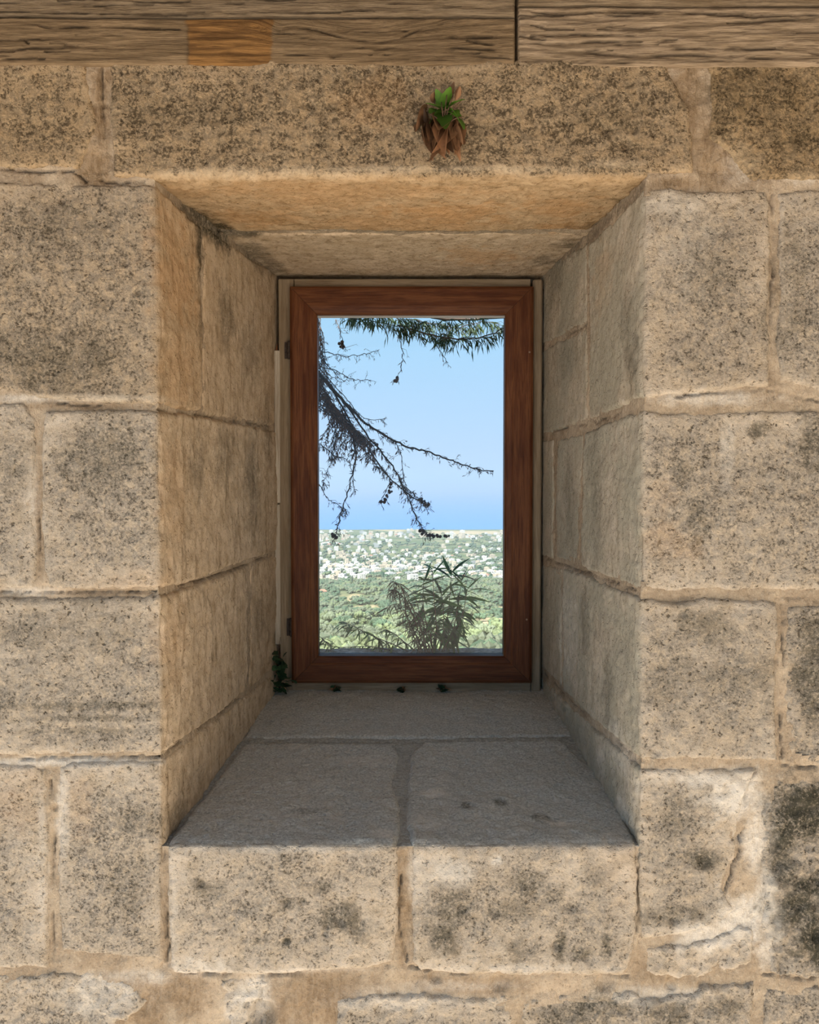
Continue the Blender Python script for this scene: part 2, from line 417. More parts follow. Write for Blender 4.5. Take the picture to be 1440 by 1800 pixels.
# patches traced from the photograph: (u, v, ru, rv, strength) in its pixels, each lands on whatever stone is there
STAIN = [(370, 400, 40, 26, 1.1), (350, 440, 9, 70, 0.9), (420, 410, 40, 8, 0.8), (330, 375, 26, 16, .8), (445, 445, 30, 22, .6), (400, 560, 16, 60, 0.45),
         (480, 470, 22, 16, 0.6), (352, 560, 7, 60, 0.5), (440, 620, 22, 50, .3), (345, 820, 16, 60, 0.45), (392, 800, 26, 50, 0.35), (440, 850, 14, 90, 0.5), (470, 760, 8, 60, .4),
         (1110, 350, 40, 8, 0.5), (1060, 395, 60, 10, 0.5), (1010, 430, 34, 14, 0.6), (960, 460, 26, 10, 0.6), (700, 406, 300, 5, 0.55),
         (1330, 160, 120, 60, 0.45), (1400, 240, 60, 30, .4), (1390, 470, 36, 80, .4), (1380, 560, 50, 60, .3), (1240, 480, 60, 60, .3), (1330, 760, 30, 16, 0.7), (1430, 770, 36, 60, 0.75), (1225, 910, 30, 40, 0.55),
         (1200, 830, 20, 30, .4), (1240, 1100, 60, 40, 0.5), (1190, 1190, 60, 60, .35), (1300, 1200, 60, 60, .35), (1440, 1170, 50, 110, 0.7), (1410, 1440, 60, 50, 1.15), (1430, 1400, 90, 36, 1.1), (1440, 1560, 46, 26, 1.0), (1400, 1600, 60, 40, 0.95), (1440, 1650, 60, 60, 1.0),
         (1370, 1520, 36, 40, .8), (1380, 1460, 40, 60, .9), (1240, 1512, 34, 20, 0.8), (1180, 1610, 70, 16, 0.5), (1190, 1440, 36, 40, .35), (1185, 1620, 14, 10, .7),
         (560, 1560, 26, 12, 0.5), (600, 1610, 44, 24, 0.7), (630, 1640, 20, 20, .6), (370, 1560, 26, 20, 0.5), (500, 1590, 20, 16, .4), (350, 1550, 14, 10, .5), (455, 1650, 16, 10, .6), (505, 1652, 8, 7, .9), (532, 1583, 10, 7, .9), (504, 1583, 8, 5, .9),
         (800, 1600, 44, 40, 0.6), (780, 1650, 34, 36, 0.75), (930, 1550, 36, 24, 0.5), (970, 1570, 26, 20, 0.5), (1000, 1595, 24, 14, 0.4), (900, 1600, 50, 20, .4), (985, 1660, 12, 30, 0.8), (920, 1670, 40, 24, 0.5),
         (1040, 1540, 30, 40, .3), (1065, 1660, 10, 26, .7), (1020, 1675, 22, 14, .6),
         (250, 1440, 44, 26, 0.35), (230, 1560, 40, 50, .3), (120, 400, 90, 50, 0.25), (90, 640, 120, 60, 0.45), (180, 800, 80, 70, 0.38), (30, 830, 30, 60, 0.35), (120, 1100, 130, 60, .3),
         (140, 1240, 160, 8, 0.55), (180, 1262, 130, 5, 0.5), (160, 1285, 120, 6, 0.4), (640, 150, 60, 30, 0.3), (700, 200, 40, 30, .2), (600, 190, 110, 12, .25), (350, 200, 160, 30, .2), (1080, 210, 90, 26, .3),
         (1070, 1220, 10, 60, 0.35), (1030, 1090, 10, 60, 0.4), (1050, 850, 12, 120, .3), (1000, 870, 12, 100, .3), (1115, 640, 12, 70, 0.5), (1105, 560, 12, 60, .4), (990, 620, 26, 60, .25), (975, 480, 14, 60, .4),
         (310, 1440, 20, 30, 0.45), (345, 1380, 18, 30, .25), (455, 1090, 20, 40, .3),
         (820, 1420, 14, 8, 0.6), (880, 1415, 12, 6, 0.6), (950, 1440, 16, 8, .6), (540, 1430, 40, 6, .35), (1060, 1760, 60, 30, .7), (1180, 1780, 60, 30, .5), (1000, 1790, 60, 20, .5), (1270, 1770, 40, 20, .4)]
LIME_FLECK = [(1290, 1400, 60, 50, 0.9), (1240, 1370, 110, 16, 0.7), (1330, 1480, 26, 60, 0.7), (1310, 1620, 60, 50, 0.8), (1240, 1650, 70, 26, 0.7), (1345, 1600, 20, 90, .7),
        (360, 1700, 60, 20, 0.8), (180, 1750, 80, 40, 0.55), (440, 1760, 44, 40, 0.8), (250, 1720, 60, 16, 0.6), (120, 1340, 140, 9, 0.7), (60, 1040, 60, 9, 0.5),
        (190, 700, 120, 7, 0.5), (40, 700, 50, 8, 0.6), (1250, 700, 110, 14, 0.5), (1190, 360, 60, 24, 0.55), (1200, 420, 60, 100, 0.25), (1280, 800, 14, 60, 0.4), (790, 1530, 50, 26, 0.6), (872, 1512, 12, 11, .9), (730, 1540, 24, 40, 0.4),  # the two pale ovals high on the sill front are painted sun flecks
        (760, 1395, 26, 10, 0.7), (740, 1450, 30, 12, 0.5), (985, 1450, 26, 8, 0.6), (672, 1470, 24, 9, 0.8), (640, 1340, 60, 9, .3), (760, 298, 300, 6, 0.4), (470, 308, 180, 6, 0.4),
        (1080, 290, 60, 9, 0.5), (1290, 290, 40, 40, 0.4), (1410, 310, 40, 16, 0.4), (1060, 1340, 8, 26, 0.35), (1090, 1320, 30, 50, .35), (1000, 1100, 20, 90, .3), (110, 1430, 12, 90, 0.55), (75, 1500, 9, 120, .3),  # narrow pale streak low on the right jamb is a painted sun fleck
        (700, 1755, 160, 20, 0.35), (800, 1735, 100, 10, .5), (1130, 1750, 100, 16, 0.5), (1100, 1430, 16, 50, .4), (900, 1700, 160, 8, .4), (480, 1705, 140, 6, .4), (308, 1600, 8, 80, .4), (500, 1492, 180, 5, .4), (60, 880, 10, 90, .4), (100, 740, 20, 10, .3)]
OCHRE = [(780, 370, 120, 22, 0.8), (980, 360, 70, 20, 0.7), (700, 390, 180, 14, 0.5), (560, 350, 100, 18, 0.5), (850, 450, 70, 16, 0.8), (600, 330, 300, 16, 0.45), (1000, 400, 60, 18, .7), (450, 380, 90, 14, .6),
         (310, 480, 40, 90, 0.6), (310, 650, 30, 70, 0.35), (300, 860, 24, 100, 0.35), (300, 1130, 26, 90, 0.3), (650, 180, 60, 50, 0.35), (690, 170, 40, 40, .3), (1060, 480, 16, 60, 0.35), (1180, 950, 50, 40, 0.35), (250, 1020, 60, 20, 0.3),
         (1160, 880, 30, 40, .2), (40, 1400, 50, 50, .3), (140, 1420, 30, 60, .25), (870, 450, 40, 14, .5), (1085, 1500, 30, 60, .15)]
BROWN = [(176, 200, 26, 110, 1), (165, 290, 36, 40, 1), (1210, 190, 34, 110, 1), (1255, 290, 46, 50, 1), (1190, 322, 60, 16, 1), (230, 1770, 90, 60, .8), (560, 1770, 90, 60, .9), (708, 1600, 14, 120, .9), (700, 1400, 16, 90, .5), (68, 900, 9, 120, .6), (160, 713, 110, 9, .6), (180, 1042, 110, 8, .6), (290, 1600, 8, 120, .6), (820, 1735, 120, 18, .5), (1150, 1700, 50, 40, .5), (330, 1740, 50, 50, .8)]
# single holes and pits: (u, v, r, depth)
PITS = [(420, 188, 8, 7), (422, 204, 5, 5), (181, 184, 6, 10), (108, 354, 5, 9), (71, 433, 3, 5), (223, 464, 6, 5), (247, 515, 7, 6), (262, 143, 5, 5), (443, 150, 4, 4), (612, 162, 4, 4), (650, 166, 4, 4),
        (545, 190, 9, 4), (585, 184, 9, 4), (535, 205, 7, 3), (1032, 244, 9, 5), (1062, 232, 7, 5), (1100, 258, 8, 8), (1078, 228, 8, 5), (1115, 230, 6, 5), (995, 218, 7, 4), (880, 192, 8, 3), (30, 122, 4, 4),
        (1385, 410, 5, 4), (1326, 756, 9, 3), (1240, 1515, 12, 6), (1184, 1618, 7, 6), (1300, 1474, 9, 5), (505, 1652, 6, 5), (532, 1583, 6, 4), (505, 1584, 6, 4), (600, 1620, 8, 6), (576, 1628, 5, 5), (572, 1640, 5, 5), (590, 1612, 5, 5),
        (636, 1617, 5, 4), (458, 1587, 4, 4), (440, 1540, 4, 3), (430, 1650, 5, 3), (355, 1550, 6, 4), (165, 1457, 4, 5), (96, 1420, 6, 6), (1440, 1545, 16, 8), (1405, 1588, 14, 7), (1440, 1640, 14, 7), (1375, 1700, 9, 6), (1370, 1520, 10, 5),
        (870, 1600, 9, 4), (940, 1572, 8, 4), (1000, 1593, 10, 4), (978, 1660, 8, 5), (815, 1595, 9, 4), (1035, 1682, 8, 5), (900, 1660, 9, 4), (1000, 1510, 5, 3), (150, 1375, 4, 4), (195, 1632, 4, 4), (240, 1632, 4, 4), (160, 1618, 3, 4),
        (383, 1245, 4, 3), (348, 1190, 6, 2), (380, 1256, 7, 7), (290, 1035, 3, 3), (290, 655, 3, 4), (880, 1412, 7, 4), (828, 1420, 9, 4), (540, 1445, 6, 3), (550, 1350, 6, 2), (470, 1310, 6, 3), (460, 1785, 24, 22), (1180, 1735, 10, 8), (1235, 1730, 8, 6), (765, 1720, 12, 8), (880, 1728, 18, 8), (1065, 1728, 16, 9), (1365, 1160, 7, 4), (1440, 1240, 10, 6), (1200, 1080, 7, 3), (1290, 1230, 6, 3), (1150, 1325, 9, 6)]
CRACKS = [[(0, 297), (60, 299), (130, 300), (150, 318)], [(178, 318), (210, 322), (252, 319)], [(1358, 340), (1362, 430), (1356, 520), (1358, 600), (1355, 660)], [(1140, 700), (1200, 694), (1290, 688), (1350, 680)],
          [(1350, 684), (1385, 692), (1440, 705)], [(1130, 1045), (1200, 1052), (1280, 1047), (1440, 1052)], [(1376, 1062), (1378, 1150), (1372, 1280), (1376, 1335)], [(1125, 1338), (1160, 1341)], [(1376, 1345), (1440, 1352)],
          [(1330, 1352), (1310, 1400), (1312, 1450), (1300, 1500), (1275, 1570)], [(1340, 1715), (1440, 1725)], [(60, 702), (150, 714), (272, 714)], [(88, 1370), (96, 1450), (92, 1540), (93, 1640), (90, 1700)], [(0, 1334), (110, 1333), (282, 1331)],
          [(288, 1500), (290, 1600), (296, 1700)], [(300, 1712), (450, 1716), (640, 1706), (690, 1700)], [(722, 1702), (800, 1712), (1000, 1718), (1105, 1716)], [(704, 1540), (700, 1620), (716, 1690)], [(1121, 1490), (1122, 1640)],
          [(66, 900), (70, 1000)], [(0, 1042), (80, 1042), (272, 1040)], [(285, 1331), (330, 1295), (380, 1257), (430, 1222)], [(310, 1030), (360, 1018), (425, 996), (480, 975)], [(437, 1000), (438, 1100), (440, 1205)],
          [(277, 720), (350, 730), (440, 744), (480, 748)], [(354, 420), (357, 540)], [(960, 760), (1040, 742), (1105, 722), (1135, 708)], [(1034, 440), (1034, 600), (1034, 735)], [(962, 606), (1000, 588), (1030, 570)], [(1026, 770), (1022, 900), (1018, 990)], [(975, 770), (973, 980)],
          [(958, 982), (1020, 1003), (1126, 1040)], [(989, 1010), (988, 1200)], [(955, 1182), (1000, 1232), (1060, 1285), (1124, 1337)], [(300, 405), (700, 404), (1040, 404)], [(0, 1700), (100, 1705)], [(1355, 160), (1356, 100)], [(720, 1305), (900, 1302), (985, 1300)], [(470, 1302), (700, 1304)], [(178, 120), (181, 200), (186, 260)]]

def paint(ch, A, B, items, wob=0.35):
    r = np.zeros(A.shape)
    amin, amax, bmin, bmax = A.min(), A.max(), B.min(), B.max()
    nn = N3.fbm(A, B, 40, 4, 0.6)
    for (u, v, ru, rv, k) in items:
        ca, cb = ch.conv(u, v); a1, b1 = ch.conv(u + ru, v); a2, b2 = ch.conv(u, v + rv); a3, b3 = ch.conv(u - ru, v); a4, b4 = ch.conv(u, v - rv)
        ra = max(abs(a1 - ca), 0.001) if ch.k in 'FBT' else max(abs(a1 - a3) / 2, 0.001)
        rb = max(abs(b2 - b4) / 2, 0.001)
        ra = min(ra, 0.6); rb = min(rb, 0.6)
        if ca + 2 * ra < amin or ca - 2 * ra > amax or cb + 2 * rb < bmin or cb - 2 * rb > bmax: continue
        d = np.sqrt(((A - ca) / ra) ** 2 + ((B - cb) / rb) ** 2) + nn * wob * 2
        t = np.clip(1.35 - d, 0, 1); r = np.maximum(r, k * t * t * (3 - 2 * t))
    return np.clip(r, 0, 1)

wall = empty('wall_front', (0, DF, 0), label='thick wall of weathered tan limestone blocks with a splayed window opening', cat='wall', kind='structure')
STONES = {k: [] for k in 'LRBTF'}
stone_no = 0

def stone(kind, px, proud=2.0, grey=0.5, speckle=0.5, warm_shade=0.0, band=0.0, rough=1.0, res=0.0036, world=None, rnd=9.0, wob=1.0):
    """one block: outline in photograph pixels on its chart; heightfield with worn edges"""
    global stone_no
    ch = CH[kind]; pts = world if world else [ch.conv(u, v) for u, v in px]
    STONES[kind].append(pts); stone_no += 1; sd_ = stone_no * 3.71
    a = np.array(pts); m = 0.014
    na = int((a[:, 0].max() - a[:, 0].min() + 2 * m) / res) + 2; nb = int((a[:, 1].max() - a[:, 1].min() + 2 * m) / res) + 2
    A, B = np.meshgrid(np.linspace(a[:, 0].min() - m, a[:, 0].max() + m, na), np.linspace(a[:, 1].min() - m, a[:, 1].max() + m, nb), indexing='ij')
    d0 = sdf(A, B, pts)
    d = d0 + (N1.fbm(A + sd_, B, 28, 4, 0.55) * 0.0045 + N2.fbm(A, B + sd_, 110, 2) * 0.0018) * wob
    h = proud * 0.001 + N1.fbm(A + sd_, B + 2, 9, 3) * 0.0045 * rough + N2.fbm(A + sd_, B, 45, 4, 0.6) * 0.0028 * rough + N3.fbm(A, B + sd_, 140, 2) * 0.0012 * rough
    r = rnd * 0.001
    t = np.clip(d / r, 0, 1); h -= (1 - np.sqrt(np.clip(1 - (1 - t) ** 2, 0, 1))) * r * 0.75
    h += np.minimum(d, 0) * 3.2
    for (u, v, pr, pd) in PITS:
        ca, cb = ch.conv(u, v); q = ((A - ca) ** 2 + (B - cb) ** 2) / (pr * 0.001 * 1.1) ** 2
        if q.min() < 1: h -= pd * 0.001 * np.clip(1.3 - q * (1 + N2.fbm(A, B, 90, 2) * 0.6), 0, 1)
    if ch.k != 'F':                                  # arris worn back
        q = A if ch.k in 'LR' else B; L = (q - ch.c)
        h -= 0.0035 * np.exp(-(L / 0.006) ** 2) * (1 + N2.fbm(A, B, 30, 3) * 1.2)
    P, rev, dist = ch.place(A, B, h)
    keep = d0 > -0.0115
    kc = keep[:-1, :-1] & keep[1:, :-1] & keep[:-1, 1:] & keep[1:, 1:]
    idx = np.arange(na * nb).reshape(na, nb)
    q = np.stack([idx[:-1, :-1][kc], idx[1:, :-1][kc], idx[1:, 1:][kc], idx[:-1, 1:][kc]], -1)
    used = np.unique(q); mp = np.full(na * nb, -1); mp[used] = np.arange(len(used)); F = mp[q]
    V = P.reshape(-1, 3)[used]
    f = lambda x: x.reshape(-1)[used]
    at_ = {'dust_shade': f(rev if kind == 'B' else rev * 0), 'rev': f(rev), 'edge': f(np.clip(np.minimum(d0, dist + 0.02) / 0.06, 0, 1)), 'stain': f(paint(ch, A, B, STAIN)), 'lime_fleck': f(paint(ch, A, B, LIME_FLECK)), 'ochre': f(paint(ch, A, B, OCHRE, 0.5))}
    cen = V.mean(0)
    o = obj('stone', mesh('stone', V - cen, F, [M_stone], True, at_), wall, Vector(cen) - Vector((0, DF, 0)))
    o['seed'] = sd_; o['grey'] = grey; o['speckle'] = speckle; o['warm_shade'] = warm_shade; o['band'] = band; o['cool_cast'] = 1.0 if kind == 'R' else 0.0; o['tan'] = 0.38 if kind == 'L' else 0.3 if kind == 'T' else 0.0
    return o

LO, RO = -170, 1610                # the outermost traced blocks run on past the frame to these
# course under the timbers
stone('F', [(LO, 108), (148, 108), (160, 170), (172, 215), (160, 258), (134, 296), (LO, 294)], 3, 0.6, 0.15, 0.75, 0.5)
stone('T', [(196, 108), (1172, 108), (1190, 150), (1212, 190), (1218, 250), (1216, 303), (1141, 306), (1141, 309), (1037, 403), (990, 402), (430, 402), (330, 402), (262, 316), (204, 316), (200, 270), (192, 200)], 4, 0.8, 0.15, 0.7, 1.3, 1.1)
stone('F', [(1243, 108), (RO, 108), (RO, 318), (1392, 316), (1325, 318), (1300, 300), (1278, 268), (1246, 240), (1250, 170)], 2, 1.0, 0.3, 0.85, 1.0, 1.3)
# left side
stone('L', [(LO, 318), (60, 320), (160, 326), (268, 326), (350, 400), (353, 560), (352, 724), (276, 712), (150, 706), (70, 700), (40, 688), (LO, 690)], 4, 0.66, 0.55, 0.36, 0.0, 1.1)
stone('L', [(359, 394), (420, 440), (500, 490), (500, 752), (440, 742), (357, 728)], 0, 0.4, 0.4, 0.15, 0, 0.7)
stone('L', [(LO, 712), (40, 710), (60, 735), (62, 800), (60, 900), (64, 1000), (60, 1034), (LO, 1036)], 2, 0.6, 0.65)
stone('L', [(80, 722), (150, 722), (276, 722), (358, 734), (440, 750), (500, 760), (500, 965), (440, 982), (360, 1012), (300, 1030), (276, 1034), (110, 1034), (88, 1028), (78, 1000), (74, 900), (74, 760)], 4, 0.72, 0.6, 0.02)
stone('L', [(LO, 1052), (70, 1050), (276, 1048), (300, 1040), (370, 1020), (434, 996), (434, 1212), (380, 1256), (283, 1324), (120, 1327), (LO, 1326)], 3, 0.6, 0.8, 0.0, 1.0, 1.2)
stone('L', [(441, 993), (502, 968), (502, 1160), (440, 1208)], 0, 0.4, 0.35, 0.1)
stone('L', [(LO, 1344), (60, 1345), (82, 1352), (84, 1500), (84, 1700), (LO, 1696)], 2, 0.4, 0.45)
stone('L', [(106, 1350), (120, 1342), (284, 1338), (380, 1264), (440, 1218), (502, 1172), (502, 1240), (287, 1486), (284, 1686), (230, 1682), (108, 1672), (100, 1500)], 2, 0.55, 0.45)
# right side
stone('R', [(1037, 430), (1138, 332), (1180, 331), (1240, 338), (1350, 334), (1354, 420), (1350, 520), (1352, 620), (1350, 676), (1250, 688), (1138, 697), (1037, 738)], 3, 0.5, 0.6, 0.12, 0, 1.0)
stone('R', [(940, 480), (990, 448), (1031, 428), (1031, 566), (990, 588), (940, 612)], 0, 0.4, 0.35, 0.12, 0, 0.7)
stone('R', [(940, 622), (990, 596), (1031, 574), (1031, 738), (940, 768)], 0, 0.4, 0.35, 0.1, 0, 0.7)
stone('R', [(1369, 340), (1430, 334), (RO, 334), (RO, 700), (1440, 690), (1372, 668), (1366, 600), (1370, 440)], 1, 0.75, 0.6)
stone('R', [(1029, 760), (1080, 738), (1132, 722), (1180, 726), (1300, 724), (1370, 722), (RO, 724), (RO, 1038), (1300, 1036), (1128, 1036), (1022, 996)], 3, 0.5, 0.6, 0.0, 0, 1.2)
stone('R', [(978, 772), (1023, 762), (1017, 994), (977, 980)], -1, 0.5, 0.45, 0.05, 0, 0.8)
stone('R', [(940, 776), (972, 772), (971, 982), (940, 972)], 0, 0.4, 0.35, 0.05, 0, 0.6)
stone('R', [(992, 1000), (1026, 1010), (1126, 1050), (1180, 1060), (1240, 1052), (1366, 1058), (1368, 1120), (1362, 1220), (1366, 1336), (1123, 1330), (1060, 1276), (992, 1214)], 3, 0.55, 0.85, 0.0, 0, 1.3)
stone('R', [(940, 986), (986, 1000), (986, 1206), (940, 1164)], 0, 0.4, 0.4, 0.05, 0, 0.7)
stone('R', [(1384, 1066), (RO, 1064), (RO, 1342), (1440, 1344), (1386, 1338), (1380, 1240)], 0, 0.95, 0.8, 0, 0, 1.8)
stone('R', [(940, 1176), (1000, 1240), (1122, 1347), (1180, 1350), (1326, 1352), (1310, 1400), (1298, 1450), (1292, 1510), (1268, 1560), (1290, 1600), (1262, 1626), (1200, 1644), (1128, 1650), (1119, 1486), (940, 1240)], 1, 0.5, 0.7, 0, 0.6, 1.5)
stone('R', [(1352, 1368), (1440, 1362), (RO, 1364), (RO, 1718), (1440, 1718), (1350, 1712), (1340, 1640), (1345, 1560), (1336, 1500), (1342, 1430)], 2, 1.0, 0.9, 0, 0.3, 2.2, wob=1.8)
# sill
stone('B', [(300, 1700), (296, 1600), (294, 1484), (430, 1306), (560, 1310), (694, 1308), (702, 1330), (692, 1380), (706, 1440), (700, 1486), (700, 1600), (694, 1690), (640, 1702), (450, 1712), (306, 1710)], 4, 0.35, 0.45, 0.0, 0, 1.1, rnd=12)
stone('B', [(724, 1486), (712, 1440), (718, 1360), (724, 1326), (745, 1307), (985, 1304), (1060, 1360), (1119, 1484), (1118, 1640), (1108, 1690), (1095, 1712), (900, 1714), (740, 1706), (728, 1690), (724, 1600)], 4, 0.4, 0.6, 0.0, 0, 1.2, rnd=12)
stone('B', [(430, 1297), (600, 1296), (720, 1299), (900, 1295), (1010, 1294), (975, 1200), (470, 1200)], 3, 0.45, 0.4, 0.0, 0, 0.9)
# soffit, inner strip
stone('T', [(400, 411), (700, 412), (1050, 410), (1000, 494), (440, 494)], -1, 0.35, 0.3, 0.2, 0, 0.8)
# rubble and patches at the foot
stone('F', [(LO, 1712), (90, 1714), (170, 1706), (240, 1730), (262, 1762), (210, 1800), (190, 1890), (LO, 1890)], 0, 0.4, 0.3, 0, 0.5, 2.2, wob=2.5)
stone('F', [(388, 1724), (440, 1720), (478, 1728), (476, 1790), (500, 1880), (420, 1880), (402, 1800)], 0, 0.2, 0.4, 0, 0, 2.6, wob=2.5)
stone('F', [(590, 1762), (640, 1746), (800, 1752), (900, 1756), (905, 1830), (900, 1900), (600, 1900)], 1, 0.5, 0.5, 0, 0, 2.0, wob=2)
stone('F', [(918, 1760), (1000, 1750), (1110, 1745), (1140, 1760), (1240, 1735), (1326, 1725), (1330, 1900), (914, 1900)], 1, 0.8, 0.6, 0, 0, 2.4, wob=2)
stone('F', [(1345, 1736), (1440, 1735), (RO, 1736), (RO, 1900), (1342, 1900)], 1, 0.9, 0.6, 0, 0, 2.0, wob=2)
stone('F', [(1132, 1672), (1200, 1662), (1268, 1644), (1300, 1625), (1325, 1640), (1330, 1700), (1240, 1716), (1170, 1722), (1136, 1706)], -1, 0.2, 0.4, 0, 0.4, 2.4, wob=2)
# blocks past the frame on both sides and below it
rs = random.Random(5)
zb = at(720, 1905, DF).z; courses = [(108, 300), (322, 700), (716, 1036), (1050, 1330), (1346, 1700), (1716, 1900)]
for side in (-1, 1):
    xe = at(LO, 900, DF).x - 0.012 if side < 0 else at(RO, 900, DF).x + 0.012
    for (v0, v1) in courses:
        z1, z0 = at(720, v0, DF).z, at(720, v1, DF).z; x = xe
        while abs(x) < 2.3:
            wd = rs.uniform(0.3, 0.55); xa, xb = (x - wd, x) if side < 0 else (x, x + wd)
            stone('F', None, 2, rs.uniform(.3, .8), rs.uniform(.4, .7), 0, rs.uniform(0, .5), 1.2, 0.012, [(xa, z0), (xb, z0), (xb, z1), (xa, z1)])
            x += side * (wd + 0.013)
for (z0, z1) in ((zb - 0.30, zb - 0.012), (0.0, zb - 0.312)):
    x = -2.4
    while x < 2.4:
        wd = rs.uniform(0.35, 0.6); stone('F', None, 2, rs.uniform(.3, .8), rs.uniform(.4, .7), 0, 0.2, 1.2, 0.012, [(x, z0), (x + wd, z0), (x + wd, z1), (x, z1)]); x += wd + 0.013

# mortar: one continuous bed behind all blocks, kept only near the joints
def mortar():
    Vs, Fs, AT = [], [], {'lime_fleck': [], 'crack': [], 'stain': [], 'dust_shade': [], 'brown': []}; n0 = 0
    zt = at(720, 108, DF).z
    rev = math.hypot(DW + 0.07 - DF, 0.08)
    ext = {'L': (-0.95, XL0 + rev, at(720, 1905, DF).z - 0.03, ZT0 + 0.03), 'R': (XR0 - rev, 0.95, at(720, 1905, DF).z - 0.03, ZT0 + 0.03),
           'B': (XL0 - 0.02, XR0 + 0.02, at(720, 1905, DF).z - 0.03, ZS0 + rev), 'T': (-0.95, 0.95, ZT0 - rev, zt),
           'FL': (-2.3, -0.93, 0, zt), 'FR': (0.93, 2.3, 0, zt), 'FB': (-0.96, 0.96, 0, at(720, 1890, DF).z)}
    allF = [p for k in 'LRBTF' for p in STONES[k]]
    for key, (a0, a1, b0, b1) in ext.items():
        k = key[0]; ch = CH[k]; res = 0.0036 if len(key) == 1 else 0.014
        na, nb = int((a1 - a0) / res) + 2, int((b1 - b0) / res) + 2
        A, B = np.meshgrid(np.linspace(a0, a1, na), np.linspace(b0, b1, nb), indexing='ij')
        covered = np.full(A.shape, -1.0)
        for kk in ('F', k) if k != 'F' else ('F', 'L', 'R', 'T', 'B'):
            for pts in STONES[kk]:
                p = np.array(pts); lo = p.min(0) - 0.02; hi = p.max(0) + 0.02
                i0, i1 = np.searchsorted(A[:, 0], [lo[0], hi[0]]); j0, j1 = np.searchsorted(B[0], [lo[1], hi[1]])
                if i1 - i0 < 2 or j1 - j0 < 2: continue
                s_ = np.s_[i0:i1, j0:j1]; covered[s_] = np.maximum(covered[s_], sdf(A[s_], B[s_], pts))
        h = -0.0022 + N1.fbm(A, B, 22, 4, 0.6) * 0.0048 + N2.fbm(A, B, 90, 3) * 0.0016
        if k in 'BT':      # leave the jamb faces to their own sheets
            pass
        crack = np.zeros(A.shape); jit = N2.fbm(A, B, 60, 3) * 0.004
        for poly in CRACKS:
            pc = [ch.conv(u, v) for u, v in poly]
            if k in 'BT' and False: continue
            d = seg_dist(A + jit, B - jit, pc, False)
            crack = np.maximum(crack, np.clip(1 - d / 0.0026, 0, 1))
        crack = crack * np.clip(0.55 + 2.6 * N3.fbm(A, B, 14, 3), 0, 1)
        h -= crack * 0.011
        for (u, v, pr, pd) in PITS:
            ca, cb = ch.conv(u, v); q = ((A - ca) ** 2 + (B - cb) ** 2) / (pr * 0.001) ** 2
            if q.min() < 1: h -= pd * 0.001 * np.clip(1.3 - q, 0, 1)
        P, rv, dist = ch.place(A, B, h)
        keep = covered < 0.016
        keep &= ~((dist > 0.004) & False)
        if key in ('L', 'R'):      # front part above/below belongs to them, sill zone left to B
            front = (A < XL0) if key == 'L' else (A > XR0)
            keep &= ~(~front & (B < min(ZS0, ZS1) - 0.03))
        if key == 'T': keep &= ~((B < ZT0) & ((A < XL0 - 0.01) | (A > XR0 + 0.01)))
        if key == 'B': keep &= True
        kc = keep[:-1, :-1] & keep[1:, :-1] & keep[:-1, 1:] & keep[1:, 1:]
        idx = np.arange(na * nb).reshape(na, nb)
        q = np.stack([idx[:-1, :-1][kc], idx[1:, :-1][kc], idx[1:, 1:][kc], idx[:-1, 1:][kc]], -1)
        used = np.unique(q); mp = np.full(na * nb, -1); mp[used] = np.arange(len(used))
        Vs.append(P.reshape(-1, 3)[used]); Fs.append(mp[q] + n0); n0 += len(used)
        AT['lime_fleck'].append(paint(ch, A, B, LIME_FLECK).reshape(-1)[used]); AT['crack'].append(crack.reshape(-1)[used]); AT['brown'].append(paint(ch, A, B, BROWN).reshape(-1)[used]); AT['dust_shade'].append((rv if k == 'B' else rv * 0).reshape(-1)[used]); AT['stain'].append(paint(ch, A, B, STAIN).reshape(-1)[used])
    V = np.concatenate(Vs); V[:, 1] -= DF
    o = obj('mortar', mesh('mortar', V, np.concatenate(Fs), [M_mortar], True, {k: np.concatenate(v) for k, v in AT.items()}), wall)
mortar()

# solid core of the wall, 3 cm behind the faces, and its outer leaf behind the window frame
yf, yb, yo = 0.035, DW + 0.075 - DF, 1.16
def prism(mb, quad_front, quad_back, y0, y1):
    v = [(x, y0, z) for x, z in quad_front] + [(x, y1, z) for x, z in quad_back]
    mb.add(v, [(0, 1, 2, 3), (7, 6, 5, 4), (0, 4, 5, 1), (1, 5, 6, 2), (2, 6, 7, 3), (3, 7, 4, 0)])
mb = MB(); g = 0.03; W = 2.3; H = 3.3
prism(mb, [(-W, 0), (XL0 - g, 0), (XL0 - g, H), (-W, H)], [(-W, 0), (XL1 - g, 0), (XL1 - g, H), (-W, H)], yf, yb)
prism(mb, [(XR0 + g, 0), (W, 0), (W, H), (XR0 + g, H)], [(XR1 + g, 0), (W, 0), (W, H), (XR1 + g, H)], yf, yb)
prism(mb, [(XL0 - g, 0), (XR0 + g, 0), (XR0 + g, ZS0 - g), (XL0 - g, ZS0 - g)], [(XL1 - g, 0), (XR1 + g, 0), (XR1 + g, ZS1 - g), (XL1 - g, ZS1 - g)], yf, yb)
prism(mb, [(XL0 - g, ZT0 + g), (XR0 + g, ZT0 + g), (XR0 + g, 2.215), (XL0 - g, 2.215)], [(XL1 - g, ZT1 + g), (XR1 + g, ZT1 + g), (XR1 + g, 2.215), (XL1 - g, 2.215)], yf, yb)
prism(mb, [(XL0 - g, 2.215), (XR0 + g, 2.215), (XR0 + g, H), (XL0 - g, H)], [(XL1 - g, 2.215), (XR1 + g, 2.215), (XR1 + g, H), (XL1 - g, H)], 0.30, yb)
xo0, xo1 = at(520, 850, DW).x, at(932, 850, DW).x; zo0, zo1 = at(700, 1203, DW).z, at(700, 505, DW).z
